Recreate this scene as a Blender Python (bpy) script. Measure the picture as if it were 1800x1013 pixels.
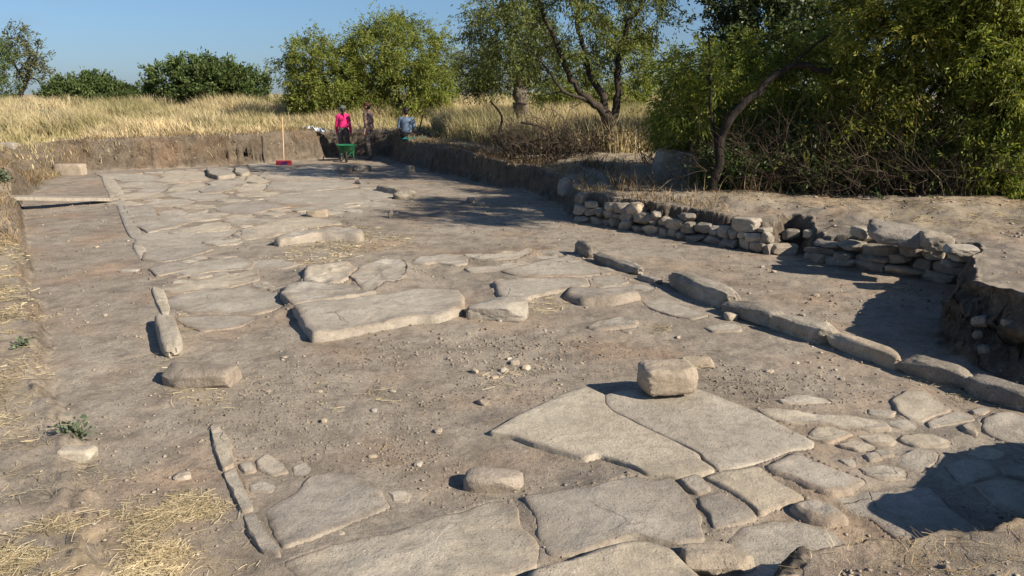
import bpy, bmesh, math, random
import numpy as np
from mathutils import Vector, Matrix
from mathutils import noise as mnoise

# ------------------------------------------------------------------ camera, sky, sun, exposure
scene = bpy.context.scene
for o in list(bpy.data.objects):
    bpy.data.objects.remove(o)
CAMZ, F, HZ = 2.0, 1450.0, 165.0            # camera height, focal length and horizon row (1800 px wide photo)
PITCH = math.atan((506.5 - HZ) / F)
cam = bpy.data.cameras.new('camera'); cam.lens = 29.0; cam.sensor_width = 36.0
cam.clip_start = 0.05; cam.clip_end = 6000
camo = bpy.data.objects.new('camera', cam); scene.collection.objects.link(camo)
camo.location = (0, 0, CAMZ); camo.rotation_euler = (math.pi/2 - PITCH, 0, 0)
scene.camera = camo

SUN_EL = math.radians(31.0)
SUN_AZ = (0.853, -0.522)
sdir = Vector((SUN_AZ[0]*math.cos(SUN_EL), SUN_AZ[1]*math.cos(SUN_EL), math.sin(SUN_EL)))
sl = bpy.data.lights.new('sun', 'SUN'); sl.energy = 5.0; sl.angle = math.radians(0.53); sl.color = (1.0, 0.90, 0.76)
so = bpy.data.objects.new('sun', sl); scene.collection.objects.link(so)
so.rotation_euler = sdir.to_track_quat('Z', 'Y').to_euler()

world = bpy.data.worlds.new('World'); scene.world = world; world.use_nodes = True
wt = world.node_tree; wn = wt.nodes; wl = wt.links
bg = wn['Background']
sky = wn.new('ShaderNodeTexSky'); sky.sky_type = 'NISHITA'; sky.sun_disc = False
sky.sun_elevation = SUN_EL; sky.sun_rotation = math.atan2(SUN_AZ[0], SUN_AZ[1])
sky.altitude = 100; sky.air_density = 1.0; sky.dust_density = 0.35; sky.ozone_density = 4.0
# thin fair-weather clouds low in the sky
tc = wn.new('ShaderNodeTexCoord')
mp = wn.new('ShaderNodeMapping'); mp.inputs['Scale'].default_value = (3.0, 3.0, 11.0)
cn = wn.new('ShaderNodeTexNoise'); cn.inputs['Scale'].default_value = 2.3; cn.inputs['Detail'].default_value = 6
cr = wn.new('ShaderNodeValToRGB'); cr.color_ramp.elements[0].position = 0.55; cr.color_ramp.elements[1].position = 0.85
cm = wn.new('ShaderNodeMixRGB'); cm.inputs[2].default_value = (3.4, 3.5, 3.9, 1)
ml = wn.new('ShaderNodeMath'); ml.operation = 'MULTIPLY'; ml.inputs[1].default_value = 0.30
wl.new(tc.outputs['Generated'], mp.inputs[0]); wl.new(mp.outputs[0], cn.inputs[0]); wl.new(cn.outputs[0], cr.inputs[0])
wl.new(cr.outputs[0], ml.inputs[0]); wl.new(ml.outputs[0], cm.inputs[0])
sx = wn.new('ShaderNodeSeparateXYZ'); wl.new(tc.outputs['Generated'], sx.inputs[0])
tr_ = wn.new('ShaderNodeValToRGB'); te = tr_.color_ramp.elements
te[0].position = 0.0; te[0].color = (0.55, 0.69, 1.02, 1); te[1].position = 0.30; te[1].color = (0.92, 0.98, 1.04, 1)
e2 = te.new(0.11); e2.color = (0.78, 0.90, 1.06, 1)
wl.new(sx.outputs[2], tr_.inputs[0])
tm = wn.new('ShaderNodeMixRGB'); tm.blend_type = 'MULTIPLY'; tm.inputs[0].default_value = 1.0
wl.new(sky.outputs[0], tm.inputs[1]); wl.new(tr_.outputs[0], tm.inputs[2]); wl.new(tm.outputs[0], cm.inputs[1])
wl.new(cm.outputs[0], bg.inputs[0])
bg.inputs[1].default_value = 0.062
scene.view_settings.view_transform = 'Standard'; scene.view_settings.look = 'None'
scene.view_settings.exposure = 0.60; scene.view_settings.gamma = 1.0

# ------------------------------------------------------------------ pixel -> world helpers
cp, sp = math.cos(PITCH), math.sin(PITCH)
def ray(px, py):
    u = (px - 900.0)/F; v = -(py - 506.5)/F
    return Vector((u, cp + v*sp, -sp + v*cp))
def G(px, py, z=0.0):
    d = ray(px, py); t = (z - CAMZ)/d.z
    return Vector((d.x*t, d.y*t, z))
def R(px, py, Y):
    d = ray(px, py); t = Y/d.y
    return Vector((d.x*t, Y, CAMZ + d.z*t))

# ------------------------------------------------------------------ numpy noise
def _hash(ix, iy, iz, seed):
    h = (ix.astype(np.int64)*374761393 + iy.astype(np.int64)*668265263 + iz.astype(np.int64)*2147483647*7 + seed*1274126177) & 0xffffffff
    h = ((h ^ (h >> 13))*1274126177) & 0xffffffff
    h = ((h ^ (h >> 16))*2246822519) & 0xffffffff
    return ((h ^ (h >> 15)) & 0xffffff)/float(0xffffff)
def vnoise(p, seed=0):
    p = np.asarray(p, float); i = np.floor(p); f = p - i; f = f*f*f*(f*(f*6-15)+10)
    x, y, z = i[:,0], i[:,1], i[:,2]; r = np.zeros(len(p))
    for dx in (0,1):
        wx = f[:,0] if dx else 1-f[:,0]
        for dy in (0,1):
            wy = f[:,1] if dy else 1-f[:,1]
            for dz in (0,1):
                wz = f[:,2] if dz else 1-f[:,2]
                r += wx*wy*wz*_hash(x+dx, y+dy, z+dz, seed)
    return r*2-1
def fbm(p, scale, octs=4, seed=0, gain=0.5):
    p = np.asarray(p, float); r = 0; a = 1.0; s = scale; t = 0
    for k in range(octs):
        r = r + a*vnoise(p*s + 17.3*k, seed+k*31); t += a; a *= gain; s *= 2.03
    return r/t
def xy0(x, y):
    return np.stack([x, y, np.zeros_like(x)], 1)
def sstep(t):
    t = np.clip(t, 0, 1); return t*t*(3-2*t)

def poly_sd(x, y, poly):
    """signed distance, positive inside"""
    d2 = np.full(x.shape, 1e18); ins = np.zeros(x.shape, bool); n = len(poly)
    for k in range(n):
        ax, ay = poly[k]; bx, by = poly[(k+1) % n]
        ex, ey = bx-ax, by-ay; L = ex*ex+ey*ey + 1e-12
        t = np.clip(((x-ax)*ex + (y-ay)*ey)/L, 0, 1)
        d2 = np.minimum(d2, (x-ax-t*ex)**2 + (y-ay-t*ey)**2)
        c = ((ay > y) != (by > y)) & (x < (bx-ax)*(y-ay)/((by-ay) if abs(by-ay) > 1e-12 else 1e-12) + ax)
        ins ^= c
    d = np.sqrt(d2); return np.where(ins, d, -d)

# ------------------------------------------------------------------ mesh / object helpers
COL = scene.collection
def link(name, me, mats, parent=None, loc=(0,0,0), rot=0, smooth=True):
    if smooth and len(me.polygons):
        me.polygons.foreach_set('use_smooth', np.ones(len(me.polygons), bool))
    o = bpy.data.objects.new(name, me); COL.objects.link(o)
    for m in (mats if isinstance(mats, (list, tuple)) else [mats]):
        me.materials.append(m)
    o.location = loc; o.rotation_euler = (0, 0, rot)
    if parent: o.parent = parent
    return o
def npmesh(name, verts, quads=None, tris=None, attrs=None):
    me = bpy.data.meshes.new(name)
    verts = np.asarray(verts, np.float32)
    me.vertices.add(len(verts)); me.vertices.foreach_set('co', verts.ravel())
    ls = []; st = []; n = 0
    if quads is not None and len(quads):
        q = np.asarray(quads, np.int32); ls.append(q.ravel()); st.append(n + np.arange(len(q))*4); n += q.size
    if tris is not None and len(tris):
        t = np.asarray(tris, np.int32); ls.append(t.ravel()); st.append(n + np.arange(len(t))*3); n += t.size
    li = np.concatenate(ls); stt = np.concatenate(st)
    me.loops.add(len(li)); me.loops.foreach_set('vertex_index', li.astype(np.int32))
    me.polygons.add(len(stt)); me.polygons.foreach_set('loop_start', stt.astype(np.int32))
    if attrs:
        for k, v in attrs.items():
            a = me.attributes.new(k, 'FLOAT', 'POINT'); a.data.foreach_set('value', np.asarray(v, np.float32))
    me.update(calc_edges=True); me.validate()
    return me
def tag(o, label=None, cat=None, group=None, kind=None):
    if label: o['label'] = label; o['kind'] = 'thing'
    if cat: o['category'] = cat
    if group: o['group'] = group
    if kind: o['kind'] = kind
    return o
def empty(name, loc, label, cat, group=None, rot=0):
    o = bpy.data.objects.new(name, None); COL.objects.link(o); o.location = loc; o.rotation_euler = (0,0,rot)
    o.empty_display_size = 0.2
    return tag(o, label, cat, group)

# ------------------------------------------------------------------ materials
def newmat(name, rough=0.9):
    m = bpy.data.materials.new(name); m.use_nodes = True
    b = m.node_tree.nodes['Principled BSDF']; b.inputs['Roughness'].default_value = rough
    b.inputs['Specular IOR Level'].default_value = 0.25
    return m, m.node_tree.nodes, m.node_tree.links, b
def N(nodes, t, **kw):
    n = nodes.new(t)
    for k, v in kw.items():
        if k.startswith('i_'): n.inputs[k[2:]].default_value = v
        else: setattr(n, k, v)
    return n
def ramp(nodes, stops):
    r = nodes.new('ShaderNodeValToRGB'); e = r.color_ramp.elements
    while len(e) < len(stops): e.new(0.5)
    for el, (p, c) in zip(e, stops):
        el.position = p; el.color = (c[0], c[1], c[2], 1)
    return r
def g3(v): return (v, v, v)
def mix(nodes, links, fac, a, b, mode='MIX'):
    m = nodes.new('ShaderNodeMixRGB'); m.blend_type = mode
    for i, v in ((0, fac), (1, a), (2, b)):
        if hasattr(v, 'is_linked'): links.new(v, m.inputs[i])
        elif isinstance(v, (int, float)): m.inputs[i].default_value = v
        else: m.inputs[i].default_value = (v[0], v[1], v[2], 1)
    return m.outputs[0]
def noise_out(nodes, links, coord, scale, detail=5, rough=0.55, dist=0.0):
    n = nodes.new('ShaderNodeTexNoise'); n.inputs['Scale'].default_value = scale
    n.inputs['Detail'].default_value = detail; n.inputs['Roughness'].default_value = rough; n.inputs['Distortion'].default_value = dist
    links.new(coord, n.inputs['Vector']); return n.outputs[0]
def bump(nodes, links, h, strength, dist, normal=None):
    b = nodes.new('ShaderNodeBump'); b.inputs['Strength'].default_value = strength; b.inputs['Distance'].default_value = dist
    links.new(h, b.inputs['Height'])
    if normal is not None: links.new(normal, b.inputs['Normal'])
    return b.outputs[0]

SOIL_A, SOIL_B, SOIL_C = (0.238, 0.198, 0.154), (0.290, 0.245, 0.192), (0.338, 0.291, 0.231)
def soil_color(nd, lk, co):
    n1 = noise_out(nd, lk, co, 0.55, 6, 0.6, 0.4)
    n2 = noise_out(nd, lk, co, 4.0, 8, 0.65)
    n3 = noise_out(nd, lk, co, 34.0, 6, 0.7)
    n4 = noise_out(nd, lk, co, 150.0, 3, 0.6)
    r1 = ramp(nd, [(0.33, SOIL_A), (0.5, SOIL_B), (0.68, SOIL_C)]); lk.new(n1, r1.inputs[0])
    r2 = ramp(nd, [(0.36, g3(0.72)), (0.5, g3(1.0)), (0.66, g3(1.17))]); lk.new(n2, r2.inputs[0])
    r3 = ramp(nd, [(0.34, g3(0.70)), (0.5, g3(1.0)), (0.68, g3(1.28))]); lk.new(n3, r3.inputs[0])
    r4 = ramp(nd, [(0.36, g3(0.74)), (0.5, g3(1.0)), (0.66, g3(1.28))]); lk.new(n4, r4.inputs[0])
    c = mix(nd, lk, 1.0, r1.outputs[0], r2.outputs[0], 'MULTIPLY')
    c = mix(nd, lk, 0.8, c, r3.outputs[0], 'MULTIPLY')
    c = mix(nd, lk, 0.7, c, r4.outputs[0], 'MULTIPLY')
    # reddish drift
    n5 = noise_out(nd, lk, co, 0.9, 4, 0.5)
    r5 = ramp(nd, [(0.5, g3(0)), (0.7, g3(1))]); lk.new(n5, r5.inputs[0])
    c = mix(nd, lk, r5.outputs[0], c, mix(nd, lk, 1.0, c, (1.10, 0.96, 0.86), 'MULTIPLY'))
    return c, n2, n3, n4

def make_soil():
    m, nd, lk, b = newmat('dry_soil', 0.96)
    geo = nd.new('ShaderNodeNewGeometry'); co = geo.outputs['Position']
    c, n2, n3, n4 = soil_color(nd, lk, co)
    # straw cover
    at = nd.new('ShaderNodeAttribute'); at.attribute_name = 'straw'
    mp = nd.new('ShaderNodeMapping'); mp.inputs['Scale'].default_value = (1, 1, 1); lk.new(co, mp.inputs[0])
    s1 = noise_out(nd, lk, mp.outputs[0], 22, 8, 0.75, 1.5)
    rs = ramp(nd, [(0.35, (0.24, 0.185, 0.12)), (0.5, (0.35, 0.275, 0.17)), (0.66, (0.48, 0.385, 0.235))]); lk.new(s1, rs.inputs[0])
    s2 = noise_out(nd, lk, co, 7, 8, 0.75, 0.6)
    ad = nd.new('ShaderNodeMath'); ad.operation = 'MULTIPLY_ADD'; lk.new(at.outputs['Fac'], ad.inputs[0]); ad.inputs[1].default_value = 1.1; 
    sb = nd.new('ShaderNodeMath'); sb.operation = 'SUBTRACT'; lk.new(s2, sb.inputs[0]); sb.inputs[1].default_value = 0.62
    lk.new(sb.outputs[0], ad.inputs[2])
    rf = ramp(nd, [(0.05, g3(0)), (0.30, g3(0.9))]); lk.new(ad.outputs[0], rf.inputs[0])
    c = mix(nd, lk, rf.outputs[0], c, rs.outputs[0])
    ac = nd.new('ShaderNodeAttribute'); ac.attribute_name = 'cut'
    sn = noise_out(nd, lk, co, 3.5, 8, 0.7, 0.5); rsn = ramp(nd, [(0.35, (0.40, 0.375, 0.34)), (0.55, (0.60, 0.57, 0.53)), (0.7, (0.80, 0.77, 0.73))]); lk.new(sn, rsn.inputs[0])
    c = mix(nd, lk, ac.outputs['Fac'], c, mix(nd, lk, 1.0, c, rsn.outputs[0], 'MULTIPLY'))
    lk.new(c, b.inputs['Base Color'])
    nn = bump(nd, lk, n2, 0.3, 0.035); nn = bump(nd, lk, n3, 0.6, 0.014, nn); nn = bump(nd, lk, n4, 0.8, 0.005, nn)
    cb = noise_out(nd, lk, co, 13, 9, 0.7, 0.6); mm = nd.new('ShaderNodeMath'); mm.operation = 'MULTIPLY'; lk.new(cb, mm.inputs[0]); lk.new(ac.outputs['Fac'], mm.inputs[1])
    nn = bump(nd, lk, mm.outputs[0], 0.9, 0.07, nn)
    lk.new(nn, b.inputs['Normal'])
    return m
def make_stone(name, c0, c1, c2, soil=0.7, pit=1.0, lich=0.0, crack=0.35):
    m, nd, lk, b = newmat(name, 0.9)
    tcn = nd.new('ShaderNodeTexCoord'); oi = nd.new('ShaderNodeObjectInfo')
    geo = nd.new('ShaderNodeNewGeometry'); co = geo.outputs['Position']
    n1 = noise_out(nd, lk, co, 1.6, 7, 0.6, 0.3); n2 = noise_out(nd, lk, co, 13.0, 8, 0.68); n3 = noise_out(nd, lk, co, 90.0, 5, 0.7)
    r1 = ramp(nd, [(0.34, c0), (0.5, c1), (0.66, c2)]); lk.new(n1, r1.inputs[0])
    r2 = ramp(nd, [(0.34, g3(0.74)), (0.5, g3(1.0)), (0.68, g3(1.15))]); lk.new(n2, r2.inputs[0])
    r3 = ramp(nd, [(0.34, g3(0.70)), (0.5, g3(1.0)), (0.70, g3(1.22))]); lk.new(n3, r3.inputs[0])
    c = mix(nd, lk, 0.8, r1.outputs[0], r2.outputs[0], 'MULTIPLY'); c = mix(nd, lk, 0.75, c, r3.outputs[0], 'MULTIPLY')
    rt = ramp(nd, [(0.0, (0.82, 0.82, 0.84)), (0.5, (0.98, 0.98, 0.98)), (1.0, (1.12, 1.09, 1.02))]); lk.new(oi.outputs['Random'], rt.inputs[0])
    c = mix(nd, lk, 1.0, c, rt.outputs[0], 'MULTIPLY')
    if lich:
        nl = noise_out(nd, lk, co, 9, 9, 0.7, 0.5); rl = ramp(nd, [(0.54, g3(0)), (0.64, g3(lich))]); lk.new(nl, rl.inputs[0])
        c = mix(nd, lk, rl.outputs[0], c, (0.55, 0.51, 0.43))
    # earth lying on the slab rims and in drifts
    at = nd.new('ShaderNodeAttribute'); at.attribute_name = 'dust'
    nf = noise_out(nd, lk, co, 5.5, 8, 0.7, 0.4)
    ad = nd.new('ShaderNodeMath'); ad.operation = 'ADD'; lk.new(at.outputs['Fac'], ad.inputs[0]); lk.new(nf, ad.inputs[1])
    rd = ramp(nd, [(0.58, g3(0)), (0.95, g3(soil))]); lk.new(ad.outputs[0], rd.inputs[0])
    sc, s2, s3, s4 = soil_color(nd, lk, co)
    c = mix(nd, lk, rd.outputs[0], c, sc)
    # pits
    v = nd.new('ShaderNodeTexVoronoi'); v.inputs['Scale'].default_value = 42; lk.new(co, v.inputs['Vector'])
    rp = ramp(nd, [(0.08, g3(0)), (0.26, g3(1))]); lk.new(v.outputs['Distance'], rp.inputs[0])
    npn = noise_out(nd, lk, co, 6, 4, 0.6); rpn = ramp(nd, [(0.46, g3(1)), (0.60, g3(0))]); lk.new(npn, rpn.inputs[0])
    pits = mix(nd, lk, 1.0, rp.outputs[0], rpn.outputs[0], 'LIGHTEN')
    c = mix(nd, lk, 0.35*pit, c, mix(nd, lk, 1.0, c, mix(nd, lk, pits, (0.45, 0.43, 0.42), (1, 1, 1)), 'MULTIPLY'))
    # hair cracks
    if crack:
        vc = nd.new('ShaderNodeTexVoronoi'); vc.feature = 'DISTANCE_TO_EDGE'; vc.inputs['Scale'].default_value = 1.7
        nw = nd.new('ShaderNodeTexNoise'); nw.inputs['Scale'].default_value = 3.0; nw.inputs['Detail'].default_value = 8; lk.new(co, nw.inputs['Vector'])
        wv = mix(nd, lk, 0.35, co, nw.outputs['Color'], 'ADD'); lk.new(wv, vc.inputs['Vector'])
        rc = ramp(nd, [(0.003, g3(0)), (0.012, g3(1))]); lk.new(vc.outputs['Distance'], rc.inputs[0])
        nm = noise_out(nd, lk, co, 0.8, 3, 0.5); rm = ramp(nd, [(0.57, g3(1)), (0.62, g3(0))]); lk.new(nm, rm.inputs[0])
        ck = mix(nd, lk, 1.0, rc.outputs[0], rm.outputs[0], 'LIGHTEN')
        c = mix(nd, lk, 1.0, c, mix(nd, lk, ck, g3(1-crack), (1, 1, 1)), 'MULTIPLY')
    fl = noise_out(nd, lk, co, 2.6, 10, 0.62, 0.25); rfl = ramp(nd, [(0.485, g3(0)), (0.50, g3(0.5)), (0.56, g3(0.5)), (0.575, g3(1))]); lk.new(fl, rfl.inputs[0])
    c = mix(nd, lk, 1.0, c, mix(nd, lk, rfl.outputs[0], (0.93, 0.92, 0.91), (1.05, 1.04, 1.03)), 'MULTIPLY')
    lk.new(c, b.inputs['Base Color'])
    nn = bump(nd, lk, rfl.outputs[0], 0.35, 0.012); nn = bump(nd, lk, n2, 0.55, 0.02, nn); nn = bump(nd, lk, n3, 0.6, 0.006, nn); nn = bump(nd, lk, pits, 0.5*pit, 0.008, nn)
    if crack: nn = bump(nd, lk, ck, 0.6, 0.012, nn)
    lk.new(nn, b.inputs['Normal'])
    return m
def make_leaf(name, c0, c1, c2, trans=0.35, rough=0.55, patch=None):
    m, nd, lk, b = newmat(name, rough)
    geo = nd.new('ShaderNodeNewGeometry'); co = geo.outputs['Position']
    r = ramp(nd, [(0.0, c0), (0.5, c1), (1.0, c2)]); lk.new(geo.outputs['Random Per Island'], r.inputs[0])
    n = noise_out(nd, lk, co, 1.1, 4, 0.6); rn = ramp(nd, [(0.35, g3(0.68)), (0.5, g3(1)), (0.66, g3(1.3))]); lk.new(n, rn.inputs[0])
    c = mix(nd, lk, 1.0, r.outputs[0], rn.outputs[0], 'MULTIPLY')
    if patch:
        pn = noise_out(nd, lk, co, .42, 5, .6, .3); rp_ = ramp(nd, [(0.45, (1.04, 1.04, 1.06)), (0.58, patch)]); lk.new(pn, rp_.inputs[0]); c = mix(nd, lk, 1.0, c, rp_.outputs[0], 'MULTIPLY')
    lk.new(c, b.inputs['Base Color'])
    if trans:
        t = nd.new('ShaderNodeBsdfTranslucent'); lk.new(mix(nd, lk, 1.0, c, (1.25, 1.2, 0.7), 'MULTIPLY'), t.inputs[0])
        s = nd.new('ShaderNodeMixShader'); s.inputs[0].default_value = trans
        lk.new(b.outputs[0], s.inputs[1]); lk.new(t.outputs[0], s.inputs[2]); lk.new(s.outputs[0], nd['Material Output'].inputs[0])
    return m
def make_bark(name, c0, c1):
    m, nd, lk, b = newmat(name, 0.95)
    geo = nd.new('ShaderNodeNewGeometry'); mp = nd.new('ShaderNodeMapping'); mp.inputs['Scale'].default_value = (1, 1, 0.25); lk.new(geo.outputs['Position'], mp.inputs[0])
    n = noise_out(nd, lk, mp.outputs[0], 22, 7, 0.7, 0.8); r = ramp(nd, [(0.35, c0), (0.65, c1)]); lk.new(n, r.inputs[0])
    lk.new(r.outputs[0], b.inputs['Base Color']); lk.new(bump(nd, lk, n, 0.9, 0.02), b.inputs['Normal'])
    return m
def make_plain(name, col, rough=0.7, var=0.15, scale=30, bmp=0.0, spec=0.3):
    m, nd, lk, b = newmat(name, rough); b.inputs['Specular IOR Level'].default_value = spec
    tcn = nd.new('ShaderNodeTexCoord')
    n = noise_out(nd, lk, tcn.outputs['Object'], scale, 5, 0.6)
    r = ramp(nd, [(0.3, tuple(x*(1-var) for x in col)), (0.7, tuple(min(1, x*(1+var)) for x in col))]); lk.new(n, r.inputs[0])
    lk.new(r.outputs[0], b.inputs['Base Color'])
    if bmp: lk.new(bump(nd, lk, n, bmp, 0.01), b.inputs['Normal'])
    return m
M_SOIL = make_soil()
M_SLAB = make_stone('worn_paving_stone', (0.360, 0.318, 0.256), (0.420, 0.375, 0.305), (0.468, 0.422, 0.348), soil=0.8)
M_PALE = make_stone('pale_broken_stone', (0.37, 0.325, 0.255), (0.45, 0.40, 0.325), (0.52, 0.475, 0.40), soil=0.6, crack=0.5)
M_GREY = make_stone('grey_weathered_stone', (0.215, 0.188, 0.152), (0.285, 0.252, 0.205), (0.37, 0.335, 0.28), soil=0.35, lich=0.4, crack=0.0, pit=1.8)
M_TAN = make_stone('tan_block_stone', (0.33, 0.275, 0.21), (0.41, 0.345, 0.265), (0.48, 0.41, 0.325), soil=0.4, crack=0.0)
M_EARTHY = make_stone('earth_stained_stone', (0.19, 0.16, 0.125), (0.26, 0.222, 0.175), (0.34, 0.295, 0.235), soil=0.7, crack=0.0)
M_PEB = make_leaf('loose_pebbles', (0.21, 0.17, 0.13), (0.28, 0.233, 0.18), (0.38, 0.33, 0.265), trans=0, rough=0.95)
M_STRAW = make_leaf('dry_straw', (0.36, 0.285, 0.165), (0.52, 0.425, 0.255), (0.64, 0.55, 0.37), trans=0.15, rough=0.7)
M_GRASS = make_leaf('golden_grass', (0.38, 0.305, 0.165), (0.53, 0.435, 0.25), (0.66, 0.56, 0.36), trans=0.25, rough=0.7, patch=(0.62, 0.66, 0.55))
M_DARKGRASS = make_leaf('shaded_dead_grass', (0.09, 0.06, 0.034), (0.16, 0.11, 0.062), (0.26, 0.185, 0.105), trans=0.1, rough=0.8)  # darker copy of the brown grass, thicket shade mixed into its colour
M_BROWNGRASS = make_leaf('brown_dead_grass', (0.17, 0.115, 0.06), (0.29, 0.205, 0.11), (0.42, 0.31, 0.17), trans=0.15, rough=0.8)
M_ALMOND = make_leaf('willowy_leaf', (0.10, 0.145, 0.026), (0.18, 0.225, 0.042), (0.31, 0.31, 0.075), 0.45)
M_YELLOW = make_leaf('yellowing_leaf', (0.105, 0.14, 0.026), (0.19, 0.215, 0.042), (0.33, 0.29, 0.07), 0.42)
M_DARKLEAF = make_leaf('dark_evergreen_leaf', (0.035, 0.055, 0.02), (0.06, 0.085, 0.03), (0.11, 0.135, 0.055), 0.18, 0.4)
M_BUSH = make_leaf('bush_leaf', (0.05, 0.085, 0.022), (0.085, 0.125, 0.036), (0.15, 0.185, 0.07), 0.25, 0.5)
M_LIGHT = make_leaf('light_green_leaf', (0.12, 0.16, 0.032), (0.21, 0.25, 0.052), (0.32, 0.33, 0.095), 0.42)
M_OLIVE = make_leaf('dusty_olive_leaf', (0.075, 0.085, 0.035), (0.12, 0.13, 0.058), (0.19, 0.19, 0.10), 0.28)
M_MIDLEAF = make_leaf('mid_green_leaf', (0.075, 0.10, 0.026), (0.13, 0.16, 0.042), (0.22, 0.23, 0.08), 0.35)
M_GREYLEAF = make_leaf('grey_green_leaf', (0.17, 0.18, 0.10), (0.25, 0.26, 0.16), (0.36, 0.35, 0.23), 0.25)
M_WEED = make_leaf('weed_leaf', (0.11, 0.15, 0.085), (0.16, 0.20, 0.12), (0.23, 0.26, 0.17), 0.3)
M_BARK = make_bark('dark_bark', (0.026, 0.021, 0.016), (0.085, 0.068, 0.053))
M_SHADEBARK = make_bark('shade_darkened_bark', (0.014, 0.011, 0.009), (0.045, 0.036, 0.029))  # near-black bark for the arching stem, leaf shade put into its colour
M_PALEBARK = make_bark('pale_bark', (0.07, 0.056, 0.043), (0.21, 0.175, 0.135))
M_TWIG = make_bark('dead_twig', (0.04, 0.029, 0.02), (0.12, 0.088, 0.063))
M_WOOD = make_bark('weathered_wood', (0.27, 0.23, 0.18), (0.42, 0.37, 0.30))

# ------------------------------------------------------------------ terrain
def gxy(px, py, z=0.0):
    v = G(px, py, z); return (v.x, v.y)
# outline of the excavated floor (counter-clockwise list not required)
TRENCH = [gxy(190, 1005), gxy(140, 770), gxy(98, 700), gxy(84, 600), gxy(60, 500), gxy(45, 400), gxy(40, 352), gxy(90, 318), gxy(146, 301),
          gxy(276, 297), gxy(434, 290), gxy(525, 282), gxy(571, 279), gxy(572, 276.5), gxy(625, 275), gxy(682, 276), gxy(690, 282),
          gxy(722, 293), gxy(765, 305), gxy(800, 309), gxy(850, 325), gxy(925, 336), gxy(985, 362), gxy(1003, 385),
          gxy(1011, 388.3), gxy(1339, 444.5), gxy(1372, 443), gxy(1388, 434), gxy(1406, 437), gxy(1424, 462), gxy(1691, 500.5),
          gxy(1638, 612), gxy(1722, 650), gxy(1805, 690), (4.5, 5.15), (6.0, 4.9), (9.0, 4.5), (9.0, 4.35), (3.6, 4.25), (3.3, 4.22), (2.72, 3.88), (2.30, 3.46), (2.13, 3.2), (1.83, 3.09), (1.37, 3.11), (1.0, 3.0), (0.78, 2.7), (0.2, 2.35), (-1.0, 2.3), (-2.0, 2.5)]
TOPS = [(75,268,.72),(197,251,.80),(395,237,.86),(493,231,.88),(568,231,.88),(0,285,.60),(-300,300,.70),(0,352,.28),(15,420,.15),(35,500,.12),(40,650,.10),(60,750,.06),
        (0,900,.04),(-300,700,.16),(-300,450,.3),(640,236,.84),(680,238,.80),(715,250,.66),(800,275,.60),(870,292,.52),(930,305,.46),(1050,287,.66),(1130,300,.62),(1110,325,.48),(1000,337,.42),
        (1020,352,.42),(1100,366,.43),(1200,376,.42),(1350,392,.38),(1290,338,.56),(1400,412,.30),(1500,365,.52),(1700,360,.60),(1560,425,.42),(1480,430,.40),(1640,440,.44),(1700,440,.50),(1780,460,.56)]
TP = [(G(a, b, z).x, G(a, b, z).y, z) for a, b, z in TOPS]
TP += [(-25,35,.95),(-15,35,1.02),(-5,36,1.08),(3,36,1.15),(10,35,1.2),(-34,30,.8),(6,6,.8),(4.4,6.2,.57),(4.0,5.8,.56),(10,9,.85),(2.4,18.6,.76),(6,18,.95),(10,15,1.0),(3,25,1.0),(8,25,1.1),
       (0.5,1.5,.28),(1.0,2.8,.30),(1.35,2.95,.32),(1.8,2.95,.33),(2.15,3.05,.33),(2.38,3.38,.50),(2.5,3.42,.46),(2.8,3.65,.44),(3.2,3.95,.44),(3.2,3.6,.46),(6,3.5,.6),(0,0,.3),(-2,1.5,.08),(-4,3,.03),(-1,1.8,.06),(-6,6,.15),(-14,14,.4)]
TP = np.array(TP)
def top_height(x, y):
    num = np.zeros_like(x); den = np.zeros_like(x)
    for tx, ty, tz in TP:
        s = 0.05 + 0.012*math.hypot(tx, ty)
        w = 1.0/(((x-tx)**2 + (y-ty)**2)/(1+0.02*math.hypot(tx, ty)**1.3) + s*s)**1.6
        num += w*tz; den += w
    h = num/den
    r = np.hypot(x, y)
    return h*(1 - sstep((r-46)/30)) + 0.0
WIDE = gxy(40, 318)
FLUSH = []
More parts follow.
